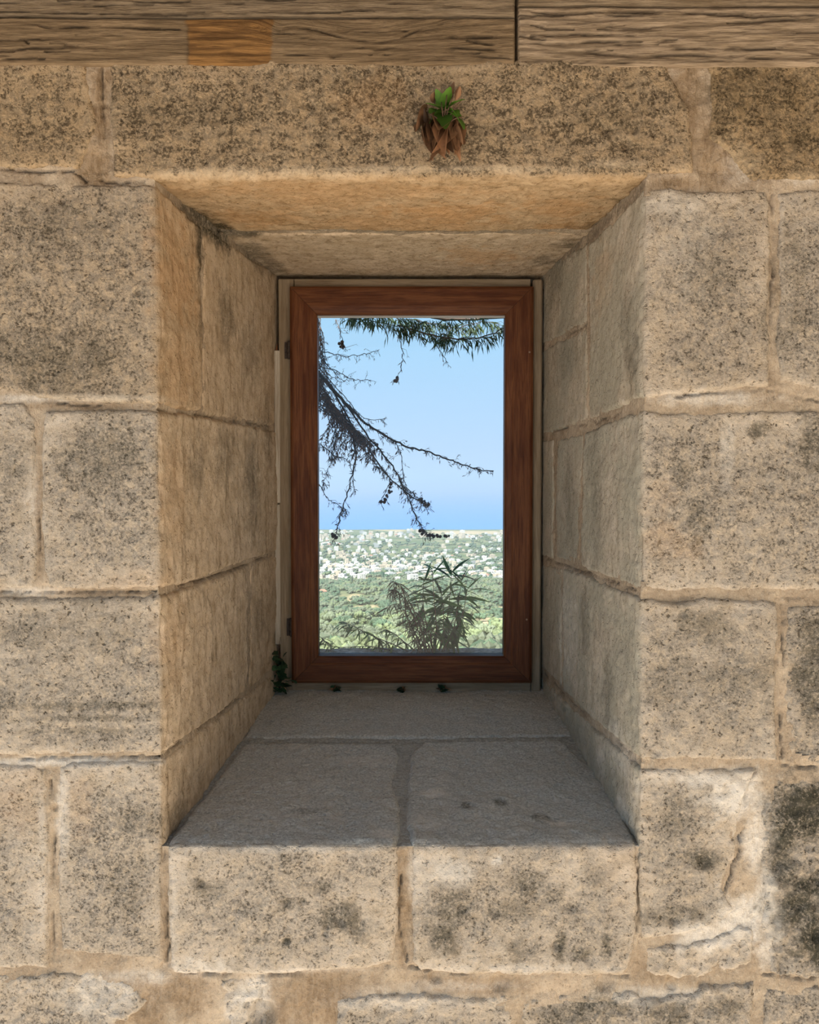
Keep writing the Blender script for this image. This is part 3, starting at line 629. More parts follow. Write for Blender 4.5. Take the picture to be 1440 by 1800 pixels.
mb.box((-W, yb, -1.5), (xo0, yo, H)); mb.box((xo1, yb, -1.5), (W, yo, H)); mb.box((xo0, yb, -1.5), (xo1, yo, zo0)); mb.box((xo0, yb, zo1), (xo1, yo, H))
mb.build('core', [M_core], wall)

# ------------------------------------------------------------------ timbers over the opening
def timber(u0, u1, v0, v1, mat, label, seed, warp=None, cracks=(), ochre=None, depth=0.26, proud=0.008, roughness=1.0):
    """squared beam, front face modelled: ridges along the grain, drying cracks. u,v are photograph pixels on the wall plane"""
    Y = DF - proud
    p0, p1 = at(u0, v1, Y), at(u1, v0, Y); zl, zh = p0.z, p1.z; x0, x1 = p0.x, p1.x
    res = 0.0024; na, nb = int((x1 - x0) / res) + 2, int((zh - zl) / res) + 2
    A, B = np.meshgrid(np.linspace(x0, x1, na), np.linspace(zl, zh, nb), indexing='ij')
    gr = np.zeros(A.shape)
    for (u, v, ru, rv, k) in (warp or []):
        c = at(u, v, Y); gr += k * 0.001 * np.exp(-((A - c.x) / (ru * 0.001)) ** 2 - ((B - c.z) / (rv * 0.001)) ** 2)
    G = B + gr
    h = N1.fbm(A * 1.3 + seed, G * 22, 9, 4, 0.65) * 0.0024 * roughness + N2.fbm(A * 2 + seed, G * 40, 8, 3) * 0.0011 * roughness + N3.fbm(A + seed, B, 6, 2) * 0.002
    rc = random.Random(int(seed * 10)); cracks = list(cracks)
    for k_ in range(int((u1 - u0) / 40 * (v1 - v0) / 80)):
        uc, vc, ln = rc.uniform(u0, u1), rc.uniform(v0 + 5, v1 - 5), rc.uniform(14, 75); cracks.append([(uc - ln, vc), (uc + ln, vc + rc.uniform(-3, 3))])
    crack = np.zeros(A.shape)
    for poly in cracks:
        pc = [(at(u, v, Y).x, at(u, v, Y).z) for u, v in poly]; d = seg_dist(A, B + gr * 0.5 + N1.fbm(A, B * 0, 55, 3) * 0.0012, pc, False)
        xs = [q[0] for q in pc]; tt = np.clip((A - min(xs)) / (max(xs) - min(xs) + 1e-6), 0, 1); wd = (0.0021 if len(poly) > 2 else 0.0012) * np.sqrt(np.clip(tt * (1 - tt) * 4, 0, 1)) + 0.0005
        crack = np.maximum(crack, np.clip(1.25 - d / wd, 0, 1))
    crack = crack * np.clip(0.62 + 1.6 * N2.fbm(A, B, 25, 3), 0, 1)
    h -= crack * 0.005
    e_ = np.minimum.reduce([A - x0, x1 - A, B - zl, zh - B]); rr = 0.004
    h -= (1 - np.sqrt(np.clip(1 - (1 - np.clip(e_ / rr, 0, 1)) ** 2, 0, 1))) * rr
    oc = np.zeros(A.shape)
    if ochre:
        ua, ub = at(ochre[0], 60, Y).x, at(ochre[1], 60, Y).x
        oc = np.clip((A - ua + N2.fbm(A, B, 60, 2) * 0.006) / 0.004, 0, 1) * np.clip((ub - A + N2.fbm(A, B, 60, 2) * 0.006) / 0.004, 0, 1); h -= oc * 0.0008
        crack = np.maximum(crack, 0.7 * np.exp(-((A - ua - 0.004) / 0.004) ** 2))
    V = np.stack([A, Y - DF - h, B], -1).reshape(-1, 3); n = len(V)
    idx = np.arange(na * nb).reshape(na, nb)
    q = np.stack([idx[:-1, :-1], idx[1:, :-1], idx[1:, 1:], idx[:-1, 1:]], -1).reshape(-1, 4)
    ring = np.concatenate([idx[:, 0], idx[-1, 1:], idx[::-1, -1][1:], idx[0, ::-1][1:-1]])
    bk = V[ring].copy(); bk[:, 1] = Y - DF + depth; m = len(ring)
    side = np.array([(ring[i], n + i, n + (i + 1) % m, ring[(i + 1) % m]) for i in range(m)])
    V = np.concatenate([V, bk]); F = np.concatenate([q, side]); pad = np.zeros(m)
    cx_, cz_ = (x0 + x1) / 2, zl
    V[:, 0] -= cx_; V[:, 2] -= cz_
    fv = lambda a: np.concatenate([a.reshape(-1), pad])
    F = F[:, ::1]
    o = obj('timber_beam', mesh('timber_beam', V, F, [mat], True, {'grain': fv(gr), 'crack': fv(crack), 'ochre': fv(oc)}), None, (cx_, DF, cz_))
    o['seed'] = seed; tag(o, label, 'beam', 'timber beams above the window')
    return o
timber(-900, 906, 31, 113, M_beam, 'lower left beam, weathered brown oak with an orange stained patch and swirling knot grain', 1.3,
       warp=[(640, 20, 120, 46, 46), (490, 52, 26, 22, 12), (800, 120, 120, 30, -10)],
       cracks=[[(500, 36), (560, 42), (610, 58), (660, 68), (700, 60), (740, 42), (790, 32)], [(520, 58), (600, 72), (660, 84), (720, 76), (800, 60), (900, 66)], [(45, 42), (90, 48), (200, 46), (320, 52)], [(720, 92), (800, 84), (900, 90)], [(740, 104), (820, 100), (900, 104)], [(0, 88), (120, 82), (220, 86)], [(40, 68), (52, 78)], [(820, 70), (860, 78), (905, 80)], [(560, 84), (580, 96), (590, 100)], [(480, 40), (500, 46)]], ochre=(328, 480))
timber(-900, 906, -60, 27.5, M_beam_grey, 'upper left beam, grey brown plank partly cut off by the top edge', 4.1, cracks=[[(0, 20), (300, 24), (600, 22)]])
timber(911, 2300, 11.5, 115, M_beam_pale, 'lower right beam, deeply cracked pale oak beside the vertical butt joint', 7.7,
       warp=[(1000, 20, 90, 40, 8), (1440, 60, 160, 30, -6)],
       cracks=[[(912, 30), (960, 22), (1050, 18), (1200, 22), (1360, 24)], [(1080, 20), (1230, 24), (1330, 30), (1440, 28)], [(912, 72), (960, 76), (1050, 72), (1130, 72)], [(1280, 40), (1340, 38), (1440, 34)], [(1180, 84), (1270, 86), (1360, 86), (1440, 82)], [(940, 94), (1020, 90), (1110, 98), (1210, 96), (1300, 100)], [(912, 60), (940, 66), (960, 70)], [(930, 40), (960, 48), (1010, 50)], [(1050, 46), (1100, 44)], [(1400, 90), (1440, 96), (1500, 94)]], roughness=1.5)
timber(911, 2300, -60, 9, M_beam_grey, 'upper right beam, thin weathered strip cut off by the top edge', 9.2)

# ------------------------------------------------------------------ window
win = empty('window_1', (0, DW, ZS1), label='small wooden window with a reddish brown sash in a pale frame', cat='window', kind='structure')
wz = Vector((0, DW, ZS1))
def wbox(name, u0, v0, u1, v1, Ya, Yb, mat, bev=0.002, parent=None, seed=0.0, label=None):
    a = at(u0, v1, Ya); b = at(u1, v0, Ya)
    mb = MB(); c = Vector(((a.x + b.x) / 2, (Ya + Yb) / 2, (a.z + b.z) / 2)); hx, hy, hz = (b.x - a.x) / 2, (Yb - Ya) / 2, (b.z - a.z) / 2
    mb.bbox((-hx, -hy, -hz), (hx, hy, hz), bev)
    o = mb.build(name, [mat], parent or win); o.location = c - wz; o['seed'] = seed
    if label: o['label'] = label
    return o
wbox('frame_jamb', 493, 490, 516, 1216, DW, DW + 0.06, M_frame_v, seed=1.1)
wbox('frame_jamb', 934, 490, 954.5, 1217, DW, DW + 0.06, M_frame_v, 0.004, seed=2.7, label='weathered frame jamb with wavy silver grain')
wbox('frame_head', 517, 490, 933.3, 520, DW + 0.001, DW + 0.06, M_frame_h, seed=3.3)
wbox('frame_sill', 517, 1188, 933.3, 1216.5, DW + 0.001, DW + 0.06, M_frame_h, seed=4.9)
wbox('filler_strip', 483.5, 616, 491.5, 884, DW - 0.004, DW + 0.05, M_strip, 0.001, seed=5.5, label='splintered pale filler strip')
wbox('filler_strip', 484, 887, 492, 1133, DW - 0.004, DW + 0.05, M_strip, 0.001, seed=6.5, label='grey filler strip under the other')
# splintered tip of the strip
mb = MB(); t0 = at(486, 616, DW); mb.add([t0 + Vector((-.003, 0, 0)), t0 + Vector((.003, 0, 0)), t0 + Vector((0, .008, 0)), t0 + Vector((.002, .002, .02))], [(0, 1, 3), (1, 2, 3), (2, 0, 3), (0, 2, 1)])
mb.build('splinter', [M_sash_v], win).location = -wz
# sash: four mitred members with an eased profile
YS = DW - 0.018
oa, ob = at(512.5, 1201, YS), at(938.5, 503, YS); ia, ib = at(559, 1154.5, YS), at(889, 552, YS)
sash = empty('sash', (0, 0, 0)); sash.parent = win
wd_s = [(ia.z - oa.z), (ob.x - ib.x), (ob.z - ib.z), (ia.x - oa.x)]   # bottom, right, top, left widths
prof = [(0, 0.045), (0, 0.004), (0.08, 0.0005), (0.12, 0), (0.70, 0), (0.76, 0.0025), (0.80, 0.003), (0.94, 0.006), (1.0, 0.010), (1.0, 0.045)]
for i in range(4):
    V = []; n = len(prof); K = 2
    for (f, y) in prof:
        x0, x1 = oa.x + wd_s[3] * f, ob.x - wd_s[1] * f; z0, z1 = oa.z + wd_s[0] * f, ob.z - wd_s[2] * f
        cs = [(x0, z0), (x1, z0), (x1, z1), (x0, z1)]; p, q = cs[i], cs[(i + 1) % 4]
        e_ = 0.0004; d = Vector((q[0] - p[0], q[1] - p[1])).normalized() * e_
        for (xx, zz) in ((p[0] + d.x, p[1] + d.y), (q[0] - d.x, q[1] - d.y)): V.append((xx, YS - DW + y, zz - ZS1))
    F = [(2 * k, 2 * k + 1, 2 * k + 3, 2 * k + 2) for k in range(n - 1)] + [(2 * n - 2, 2 * n - 1, 1, 0), tuple(range(0, 2 * n, 2)), tuple(range(1, 2 * n, 2))[::-1]]
    mb = MB(); mb.add(V, F); o = mb.build('sash_rail' if i % 2 == 0 else 'sash_stile', [M_sash_h if i % 2 == 0 else M_sash_v], sash); o['seed'] = 0.9 + i * 2.3
# seal round the pane
mb = MB(); YG = DW + 0.004
ga, gb = at(558, 1156, YG), at(890.5, 553, YG); s_ = 0.005
for lo, hi in (((ga.x, ga.z), (gb.x, ga.z + 0.004)), ((ga.x, gb.z - 0.008), (gb.x, gb.z)), ((ga.x, ga.z), (ga.x + 0.0035, gb.z)), ((gb.x - 0.003, ga.z), (gb.x, gb.z))):
    mb.box((lo[0], YG - DW, lo[1] - ZS1), (hi[0], YG - DW + 0.006, hi[1] - ZS1))
mb.build('seal', [M_bead], sash)
mg = NT('window_glass'); gl = mg.n('ShaderNodeBsdfGlossy'); gl.inputs['Roughness'].default_value = 0.02; tr = mg.n('ShaderNodeBsdfTransparent'); tr.inputs[0].default_value = (0.95, 0.97, 0.96, 1)
fr = mg.n('ShaderNodeFresnel'); fr.inputs[0].default_value = 1.28; mx = mg.n('ShaderNodeMixShader')
mg.l(fr.outputs[0], mx.inputs[0]); mg.l(tr.outputs[0], mx.inputs[1]); mg.l(gl.outputs[0], mx.inputs[2]); mg.l(mx.outputs[0], mg.out.inputs[0])
mb = MB(); mb.box((ga.x - .005, YG - DW + 0.007, ga.z - ZS1 - .005), (gb.x + .005, YG - DW + 0.011, gb.z - ZS1 + .005)); 
# one clear sheet
pane = mb.build('pane', [mg.m], sash)
# hinges: knuckle barrel on two leaves
for (u, v0, v1) in ((508, 601, 630), (512, 1088, 1118)):
    a, b = at(u, v1, DW - 0.008), at(u, v0, DW - 0.008); hgt = b.z - a.z
    hn = empty('hinge', (a.x, -0.008, a.z - ZS1)); hn.parent = win
    mb = MB(); n = 3
    for k in range(n): mb.tube([(0, 0, hgt * k / n + 0.0006), (0, 0, hgt * (k + 1) / n - 0.0006)], 0.0052, n=12)
    mb.tube([(0, 0, -0.002), (0, 0, hgt + 0.002)], 0.003, n=8); mb.build('hinge_barrel', [M_iron], hn)
    mb = MB(); mb.box((-0.012, 0.004, 0), (0.0, 0.0075, hgt)); mb.build('hinge_leaf', [M_iron], hn)
for (u, v) in ((931, 619), (926, 1089)):
    p = at(u, v, YS) - wz; mb = MB(); mb.tube([p + Vector((0, -0.0008, 0)), p + Vector((0, 0.004, 0))], 0.0026, n=10); mb.tube([p + Vector((0, -0.0012, 0)), p + Vector((0, 0.004, 0))], 0.0012, n=6); mb.build('screw', [M_screw], sash)

# ------------------------------------------------------------------ outside the window
SEA = -200.0
PROF = [(2.5, 0.55), (4, 0.1), (9, -3), (30, -11), (60, -18), (120, -29), (200, -41), (350, -63), (600, -93), (900, -121), (1400, -151), (2000, -172), (3000, -190), (3500, -196.5), (3720, -200.6), (4200, -206)]
PX_, PZ_ = np.array([p[0] for p in PROF], float), np.array([p[1] for p in PROF], float)
def ground(x, y):
    z = np.interp(y, PX_, PZ_); amp = np.clip((y - 40) / 400, 0, 1) * np.clip((3600 - y) / 1500, 0.06, 1)
    return z + amp * N1.fbm(x, y, 1 / 260, 4) * 14
# terrain: rows get wider and longer with distance
ys = np.concatenate([np.linspace(2.62, 9, 12), np.geomspace(9.5, 4200, 190)]); ts = np.linspace(-1, 1, 150)
T, Yg = np.meshgrid(ts, ys, indexing='xy'); Wd = np.minimum(3 + Yg * 0.62, 3200 + 0 * Yg); Xg = T * Wd
Zg = ground(Xg, Yg) ; idx = np.arange(T.size).reshape(T.shape)
q = np.stack([idx[:-1, :-1], idx[:-1, 1:], idx[1:, 1:], idx[1:, :-1]], -1).reshape(-1, 4)
def bare(x, y):
    """dry fields traced from the photograph: (px, py, size across, size along)"""
    r = np.zeros(np.shape(x))
    for (u, v, w, l) in FIELDS:
        yy = np.interp(v, *ROWS); xx = (u - 720) / FPX * yy
        d = np.sqrt(((x - xx) / (w * yy / FPX)) ** 2 + ((y - yy) / (l * yy)) ** 2) + N2.fbm(x, y, 0.02, 3) * 0.5
        r = np.maximum(r, np.clip((1.1 - d) * 4, 0, 1))
    return r
_v = np.array([852 + FPX * (1.5 - np.interp(y, PX_, PZ_)) / y for y in np.geomspace(60, 3700, 300)])
ROWS = (_v[::-1], np.geomspace(60, 3700, 300)[::-1])
FIELDS = [(872, 1090, 38, 0.26), (826, 1080, 26, 0.12), (625, 1054, 20, 0.05), (880, 1062, 14, .03), (820, 936, 80, 0.05), (850, 1125, 26, .05), (640, 1068, 20, .03), (700, 933, 40, .02), (590, 1074, 10, .04)]
mt = NT('dry_hillside'); P = mt.pos(); big = mt.noise(P, 0.012, 5, 0.6); sm_ = mt.noise(P, 0.15, 5, 0.7); fld = mt.attr('field')
c = mt.mix(mt.ss(big, 0.42, 0.7), (0.085, 0.105, 0.045), (0.24, 0.20, 0.11)); c = mt.mix(mt.ss(sm_, 0.45, 0.6, 0, 0.6), c, (0.06, 0.085, 0.035)); c = mt.mix(fld, c, mt.mix(mt.ss(sm_, .3, .7), (0.30, 0.215, 0.12), (0.37, 0.28, 0.17))); mt.col(c)
hill = obj('hillside', mesh('hillside', np.stack([Xg, Yg, Zg], -1).reshape(-1, 3), q, [mt.m], True, {'field': bare(Xg, Yg).reshape(-1)}))
tag(hill, 'slope and coastal plain falling from the window to the shore', 'hillside', kind='structure')
ms = NT('sea_water'); P = ms.pos(); ms.col((0.055, 0.15, 0.31)); ms.p.inputs['Roughness'].default_value = 0.45; ms.p.inputs['Specular IOR Level'].default_value = 0.12
ms.nor(ms.bump(ms.noise(P, 0.05, 4, 0.6), 0.3, 2.0))
mb = MB(); mb.add([(-60000, 3600, SEA), (60000, 3600, SEA), (60000, 90000, SEA), (-60000, 90000, SEA)], [(0, 1, 2, 3)])
tag(mb.build('sea', [ms.m]), 'flat blue sea reaching to the hazy horizon', 'sea', kind='structure')
# haze: thin even air over land and sea
mh = bpy.data.materials.new('air'); mh.use_nodes = True; t_ = mh.node_tree; t_.nodes.clear()
vo = t_.nodes.new('ShaderNodeOutputMaterial'); vs_ = t_.nodes.new('ShaderNodeVolumeScatter'); vs_.inputs['Color'].default_value = (1, 1, 1, 1); vs_.inputs['Density'].default_value = 0.0001; vs_.inputs['Anisotropy'].default_value = 0.25
va = t_.nodes.new('ShaderNodeVolumeAbsorption'); va.inputs['Color'].default_value = (0.0, 0.55, 1.0, 1); va.inputs['Density'].default_value = 0.00005; ad = t_.nodes.new('ShaderNodeAddShader')
t_.links.new(vs_.outputs[0], ad.inputs[0]); t_.links.new(va.outputs[0], ad.inputs[1]); t_.links.new(ad.outputs[0], vo.inputs['Volume'])
mb = MB(); mb.box((-50000, 140, -260), (50000, 80000, 300)); hz = mb.build('sea_haze', [mh]); tag(hz, 'thin blue summer haze over the plain and the sea', 'haze', kind='stuff')

# trees: a few crowns of leaf clumps, shared by all
import bmesh
def ico(sub):
    b = bmesh.new(); bmesh.ops.create_icosphere(b, subdivisions=sub, radius=1.0); v = np.array([p.co[:] for p in b.verts]); f = np.array([[x.index for x in p.verts] for p in b.faces]); b.free(); return v, f
IV1, IF1 = ico(1); IV2, IF2 = ico(2)
def crown(seed, kind, sub2=True):
    r = np.random.RandomState(seed); Vs, Fs = [], []; n = 0
    if kind == 'cypress':
        v = IV2.copy(); k = 1 + 0.18 * (r.rand(len(v)) - 0.5); v = v * k[:, None]; v[:, 2] = (v[:, 2] * 0.5 + 0.5); v[:, :2] *= (0.19 * (1 - 0.55 * v[:, 2:3])); return v, IF2
    m = 34 if sub2 else 7
    for i in range(m):
        v = IV1.copy() * (1 + 0.35 * (r.rand(len(IV1), 1) - 0.5)); s_ = r.uniform(0.15, 0.30) if sub2 else r.uniform(0.26, 0.42); a = r.uniform(0, 6.28); d = r.uniform(0, 1) ** 0.6 * 0.74
        c = np.array([d * math.cos(a), d * math.sin(a), 0.55 + r.uniform(-0.25, 0.38) * (1 - d * 0.8)])
        Vs.append(v * s_ * np.array([1, 1, 0.85]) + c); Fs.append(IF1 + n); n += len(v)
    # trunk
    a = np.arange(5) * 2 * math.pi / 5; ring = np.stack([np.cos(a) * .05, np.sin(a) * .05], 1)
    Vs.append(np.concatenate([np.c_[ring, np.full(5, -.1)], np.c_[ring, np.full(5, .5)]])); Fs.append(np.array([[n + k, n + (k + 1) % 5, n + 5 + (k + 1) % 5] for k in range(5)] + [[n + k, n + 5 + (k + 1) % 5, n + 5 + k] for k in range(5)]))
    return np.concatenate(Vs), np.concatenate(Fs)
LEAFS = [leaf_material('olive_green_leaves', (0.115, 0.135, 0.08), var=0.4, trans=0.1), leaf_material('bright_green_leaves', (0.125, 0.15, 0.07), var=0.4, trans=0.1), leaf_material('dark_green_leaves', (0.06, 0.095, 0.05), var=0.4, trans=0.05), leaf_material('cypress_leaves', (0.04, 0.065, 0.038), var=0.3, trans=0)]
crowns = []
for i in range(9):
    v, f = crown(i, 'round'); crowns.append(mesh('tree', v, f, [LEAFS[[0, 1, 2][i % 3]]], False))
for i in range(2):
    v, f = crown(40 + i, 'cypress'); crowns.append(mesh('cypress_tree', v, f, [LEAFS[3]], False))
KIND = ['grey green', 'bright green', 'dark green']
rt = random.Random(77)
def spot(v0, v1, pw=1.0, wide=0.55):
    v = v0 + (v1 - v0) * rt.random() ** pw; y = float(np.interp(v, *ROWS)) * rt.uniform(0.97, 1.03)
    u = rt.uniform(520, 930) if rt.random() < wide else rt.uniform(-100, 1540)
    x = (u - 720) / FPX * y; return x, y, u, v
def g1(x, y): return float(ground(np.array([x]), np.array([y]))[0])
def infield(x, y): return float(bare(np.array([x]), np.array([y]))[0]) > 0.35
def join(name, items, mats, label, cat):
    Vs, Fs, Ms = [], [], []; n = 0
    for v, f, m in items: Vs.append(v); Fs.append(f + n); Ms.append(np.full(len(f), m) if np.isscalar(m) else m); n += len(v)
    o = obj(name, mesh(name, np.concatenate(Vs), np.concatenate(Fs), mats, False, mi=np.concatenate(Ms))); tag(o, label, cat, kind='stuff'); return o
# houses
M_white = [flat('white_render', (0.46, 0.435, 0.40), 0.9), flat('cream_render', (0.40, 0.33, 0.25), 0.9), flat('grey_render', (0.27, 0.27, 0.26), 0.9)]
M_tile = flat('red_roof_tiles', (0.30, 0.15, 0.10), 0.9); M_win = flat('dark_window_glass', (0.07, 0.08, 0.09), 0.4)
def house(w, d, h, red, wing, st, seed):
    mb = MB(); r = random.Random(seed)
    mb.box((-w / 2, -d / 2, -2), (w / 2, d / 2, h))
    if wing: mb.box((w / 2 - 0.01, -d / 2 + 1.2, -2), (w / 2 + w * 0.45, d / 2 - 1, h * 0.55))
    if red:
        e = 0.5; mb.add([(-w / 2 - e, -d / 2 - e, h), (w / 2 + e, -d / 2 - e, h), (w / 2 + e, d / 2 + e, h), (-w / 2 - e, d / 2 + e, h), (-w / 5, 0, h + 2.2), (w / 5, 0, h + 2.2)], [(0, 1, 5, 4), (1, 2, 5), (2, 3, 4, 5), (3, 0, 4), (3, 2, 1, 0)], 1)
    else:
        for lo, hi in (((-w / 2, -d / 2), (w / 2, -d / 2 + .25)), ((-w / 2, d / 2 - .25), (w / 2, d / 2)), ((-w / 2, -d / 2), (-w / 2 + .25, d / 2)), ((w / 2 - .25, -d / 2), (w / 2, d / 2))): mb.box((*lo, h), (*hi, h + 0.6))
        mb.box((-w / 6, -d / 6, h), (w / 8, d / 6, h + 1.6))
    for fl in range(st):
        for k in range(3):
            if r.random() < 0.8:
                x = -w / 3 + k * w / 3; z = 1.1 + fl * 3; mb.box((x - .7, -d / 2 - .04, z), (x + .7, -d / 2 + .02, z + 1.3), 2)
    return mb
HS = []
for i in range(10):
    r = random.Random(i + 3); red = i == 3; st = r.choice([1, 2, 2, 3]); HS.append((house(r.uniform(7, 11.5), r.uniform(7, 10), st * 3.1, red, r.random() < 0.5, st, i), red, [0, 0, 1, 0, 2, 0, 1, 0, 0, 1][i]))
hmesh = [h[0].mesh('house', [M_white[h[2]], M_tile, M_win], False) for h in HS]
HP = {}
def near_house(x, y, d):
    i, j = int(x // 20), int(y // 20)
    return any((x - a) ** 2 + (y - b) ** 2 < d * d for p in (-1, 0, 1) for q_ in (-1, 0, 1) for a, b in HP.get((i + p, j + q_), ()))
def note(x, y): HP.setdefault((int(x // 20), int(y // 20)), []).append((x, y))
def put_house(k, x, y, s_=1.0, label=None):
    note(x, y)
    o = obj('house', hmesh[k], None, (x, y, g1(x, y))); o.rotation_euler.z = rt.uniform(-0.5, 0.5); o.scale = (s_,) * 3
    red = HS[k][1]; col_ = 'red roofed' if red else ['white', 'cream', 'grey'][HS[k][2]] + ' flat roofed'; uu = 720 + FPX * x / y
    zu = 'above the trailing sprigs' if uu < 670 else ('above the dead shoots' if uu < 735 else ('above the green shrub' if uu < 830 else 'past the green shrub')); zy = 'towards the shore' if y > 2000 else ('in mid town' if y > 1400 else 'at the near town edge')
    lab = '%s house %s, %s' % (col_, zy, zu); tag(o, label or lab, 'house', None if label else '%s houses, %s, %s' % (col_, zy, zu)); return o
for (u, v, k, s_, lab) in ((728, 1003, 3, 1.2, 'red roofed house just above the tip of the brown dead shoots'), (842, 1006, 3, 1.2, 'red roofed house behind the right side of the green shrub'), (853, 1018, 3, 1.35, 'large red roofed house among trees right of the green shrub'), (567, 1048, 3, 1.0, 'red roofed house low at the left edge of the pane')):
    y = float(np.interp(v, *ROWS)); put_house(k, (u - 720) / FPX * y, y, s_, lab)
hn_ = 0; fits = []
for i in range(1000):
    x, y, u, v = spot(945, 1036, 1.0 if i % 2 else 0.7, 0.6)
    dens = 1.0 if v < 1018 else (1036 - v) / 18
    if 700 < u and 946 < v < 966: dens *= 0.12
    if rt.random() > dens or infield(x, y) or near_house(x, y, 17): continue
    if 560 < u < 890 and hn_ < 290 and v > 965: put_house(rt.choice([0, 1, 2, 4, 5, 6, 8, 9, rt.randrange(10)]), x, y, rt.uniform(0.8, 1.1)); hn_ += 1
    else: fits.append((x, y, rt.uniform(0.9, 1.25), rt.randrange(10))); note(x, y)
for i in range(190):
    x, y, u, v = spot(934, 950, 1.0, 0.6)
    if not infield(x, y) and not near_house(x, y, 20): fits.append((x, y, rt.uniform(1.0, 1.8), rt.randrange(10))); note(x, y)
its = []
for (x, y, s_, k) in fits:
    mb = HS[k][0]; v = np.array(mb.v) * s_ + np.array([x, y, g1(x, y)]); tri = []; ms_ = []
    for f, m in zip(mb.f, mb.m):
        for j in range(1, len(f) - 1): tri.append((f[0], f[j], f[j + 1])); ms_.append(m + 0 if m else 0)
    its.append((v, np.array(tri), np.array([{0: HS[k][2], 1: 3, 2: 4}[m] for m in ms_])))
join('distant_houses', its, M_white + [M_tile, M_win], 'pale specks of the farthest houses towards the shore', 'houses')

# nearest and largest trees as single objects
n_ind = 0; far = []
todo = []
for i in range(700): todo.append((*spot(1030, 1200, 1.0, 0.75), 'near'))
for i in range(1500): todo.append((*spot(1030, 1092, 1.0, 0.75), 'mid'))
for i in range(3000): todo.append((*spot(936, 1046, 0.75, 0.62), 'far'))
todo.sort(key=lambda q: q[1])
for x, y, u, v, kd in todo:
    if infield(x, y) and rt.random() < 0.92: continue
    if near_house(x, y, 8.5): continue
    if kd != 'far' and rt.random() < 0.9 and any(abs(u - a) < w_ * 0.9 and vf - 7 < v < vf + 8 + 900 * 6 / y for a, vf, w_ in ((872, 1090, 30), (826, 1078, 16), (603, 1052, 10), (850, 1124, 14))): continue
    if kd == 'near' and 560 < u < 890 and n_ind < 285:
        k = rt.choice([0, 0, 1, 1, 2]); s_ = rt.uniform(2.2, 4.6) * (1.0 + 0.5 * max(0, 1090 - v) / 60)
        o = obj('tree', crowns[rt.choice([k, k + 3, k + 6])], None, (x, y, g1(x, y))); o.scale = (s_, s_, s_ * rt.uniform(0.9, 1.35)); o.rotation_euler.z = rt.uniform(0, 6.28)
        zv = 'low on the slope' if v > 1120 else ('lower mid slope' if v > 1095 else 'upper mid slope' if v > 1062 else 'by the town edge'); zu = 'behind the trailing sprigs' if u < 670 else ('behind the dead shoots' if u < 735 else ('behind the green shrub' if u < 830 else 'past the green shrub'))
        tag(o, '%s tree %s, %s' % (KIND[k], zv, zu), 'tree', '%s trees, %s, %s' % (KIND[k], zv, zu)); n_ind += 1
    else: far.append((x, y, kd))
for (u, v, h) in ((634, 1017, 14), (673, 1030, 14), (619, 1030, 9), (584, 1008, 10), (571, 985, 14), (615, 975, 16), (645, 988, 13), (697, 985, 12), (838, 988, 12), (848, 986, 11), (667, 1010, 10), (800, 1000, 12), (604, 1008, 9), (880, 1005, 12), (626, 980, 14), (776, 984, 12), (866, 1010, 9), (722, 975, 14)):
    y = float(np.interp(v, *ROWS)); x = (u - 720) / FPX * y
    o = obj('cypress_tree', crowns[9 + (u % 2)], None, (x, y, g1(x, y))); o.scale = (h, h, h); tag(o, 'slim dark cypress standing up between the distant houses', 'tree', 'cypresses in the town')
simple = [crown(60 + i, 'round', False) for i in range(4)]
its = []
for (x, y, kd) in far:
    v, f = simple[rt.randrange(4)]; s_ = rt.uniform(3.4, 6.4) * (1.0 if kd == 'near' else 1.15 if kd == 'mid' else 1.0 + y / 5000); its.append((v * np.array([s_, s_, s_ * rt.uniform(0.7, 1.0)]) + np.array([x, y, g1(x, y) - 0.3]), f, rt.choice([0, 0, 2, 2, 1])))
join('distant_trees', its, LEAFS[:3], 'mass of small trees and bushes spread through the distant town', 'trees')

# outer ledge under the window
Y_L0, Y_L1 = DW + 0.085, DW + 0.42
zl1 = at(700, 1139, Y_L1).z
na, nb = 160, 70
A, B = np.meshgrid(np.linspace(-0.55, 0.55, na), np.linspace(0, 1, nb), indexing='ij')
h = N1.fbm(A, B, 12, 4) * 0.006 + N2.fbm(A, B * 0.3, 60, 3) * 0.003; Yy = Y_L0 + (Y_L1 - Y_L0) * np.clip(B * 1.25, 0, 1); Zz = zl1 + h - np.clip(B - 0.8, 0, 1) * 1.2
idx = np.arange(na * nb).reshape(na, nb); q = np.stack([idx[:-1, :-1], idx[1:, :-1], idx[1:, 1:], idx[:-1, 1:]], -1).reshape(-1, 4)
V = np.stack([A, Yy, Zz], -1).reshape(-1, 3)
M_ledge = flat('grey_ledge_stone', (0.20, 0.195, 0.185), 0.95, 0, 0.5, 60)
lo_ = obj('outer_ledge', mesh('outer_ledge', V, q, [M_ledge], True)); tag(lo_, 'dark grey stone ledge outside below the pane', 'ledge', kind='structure')

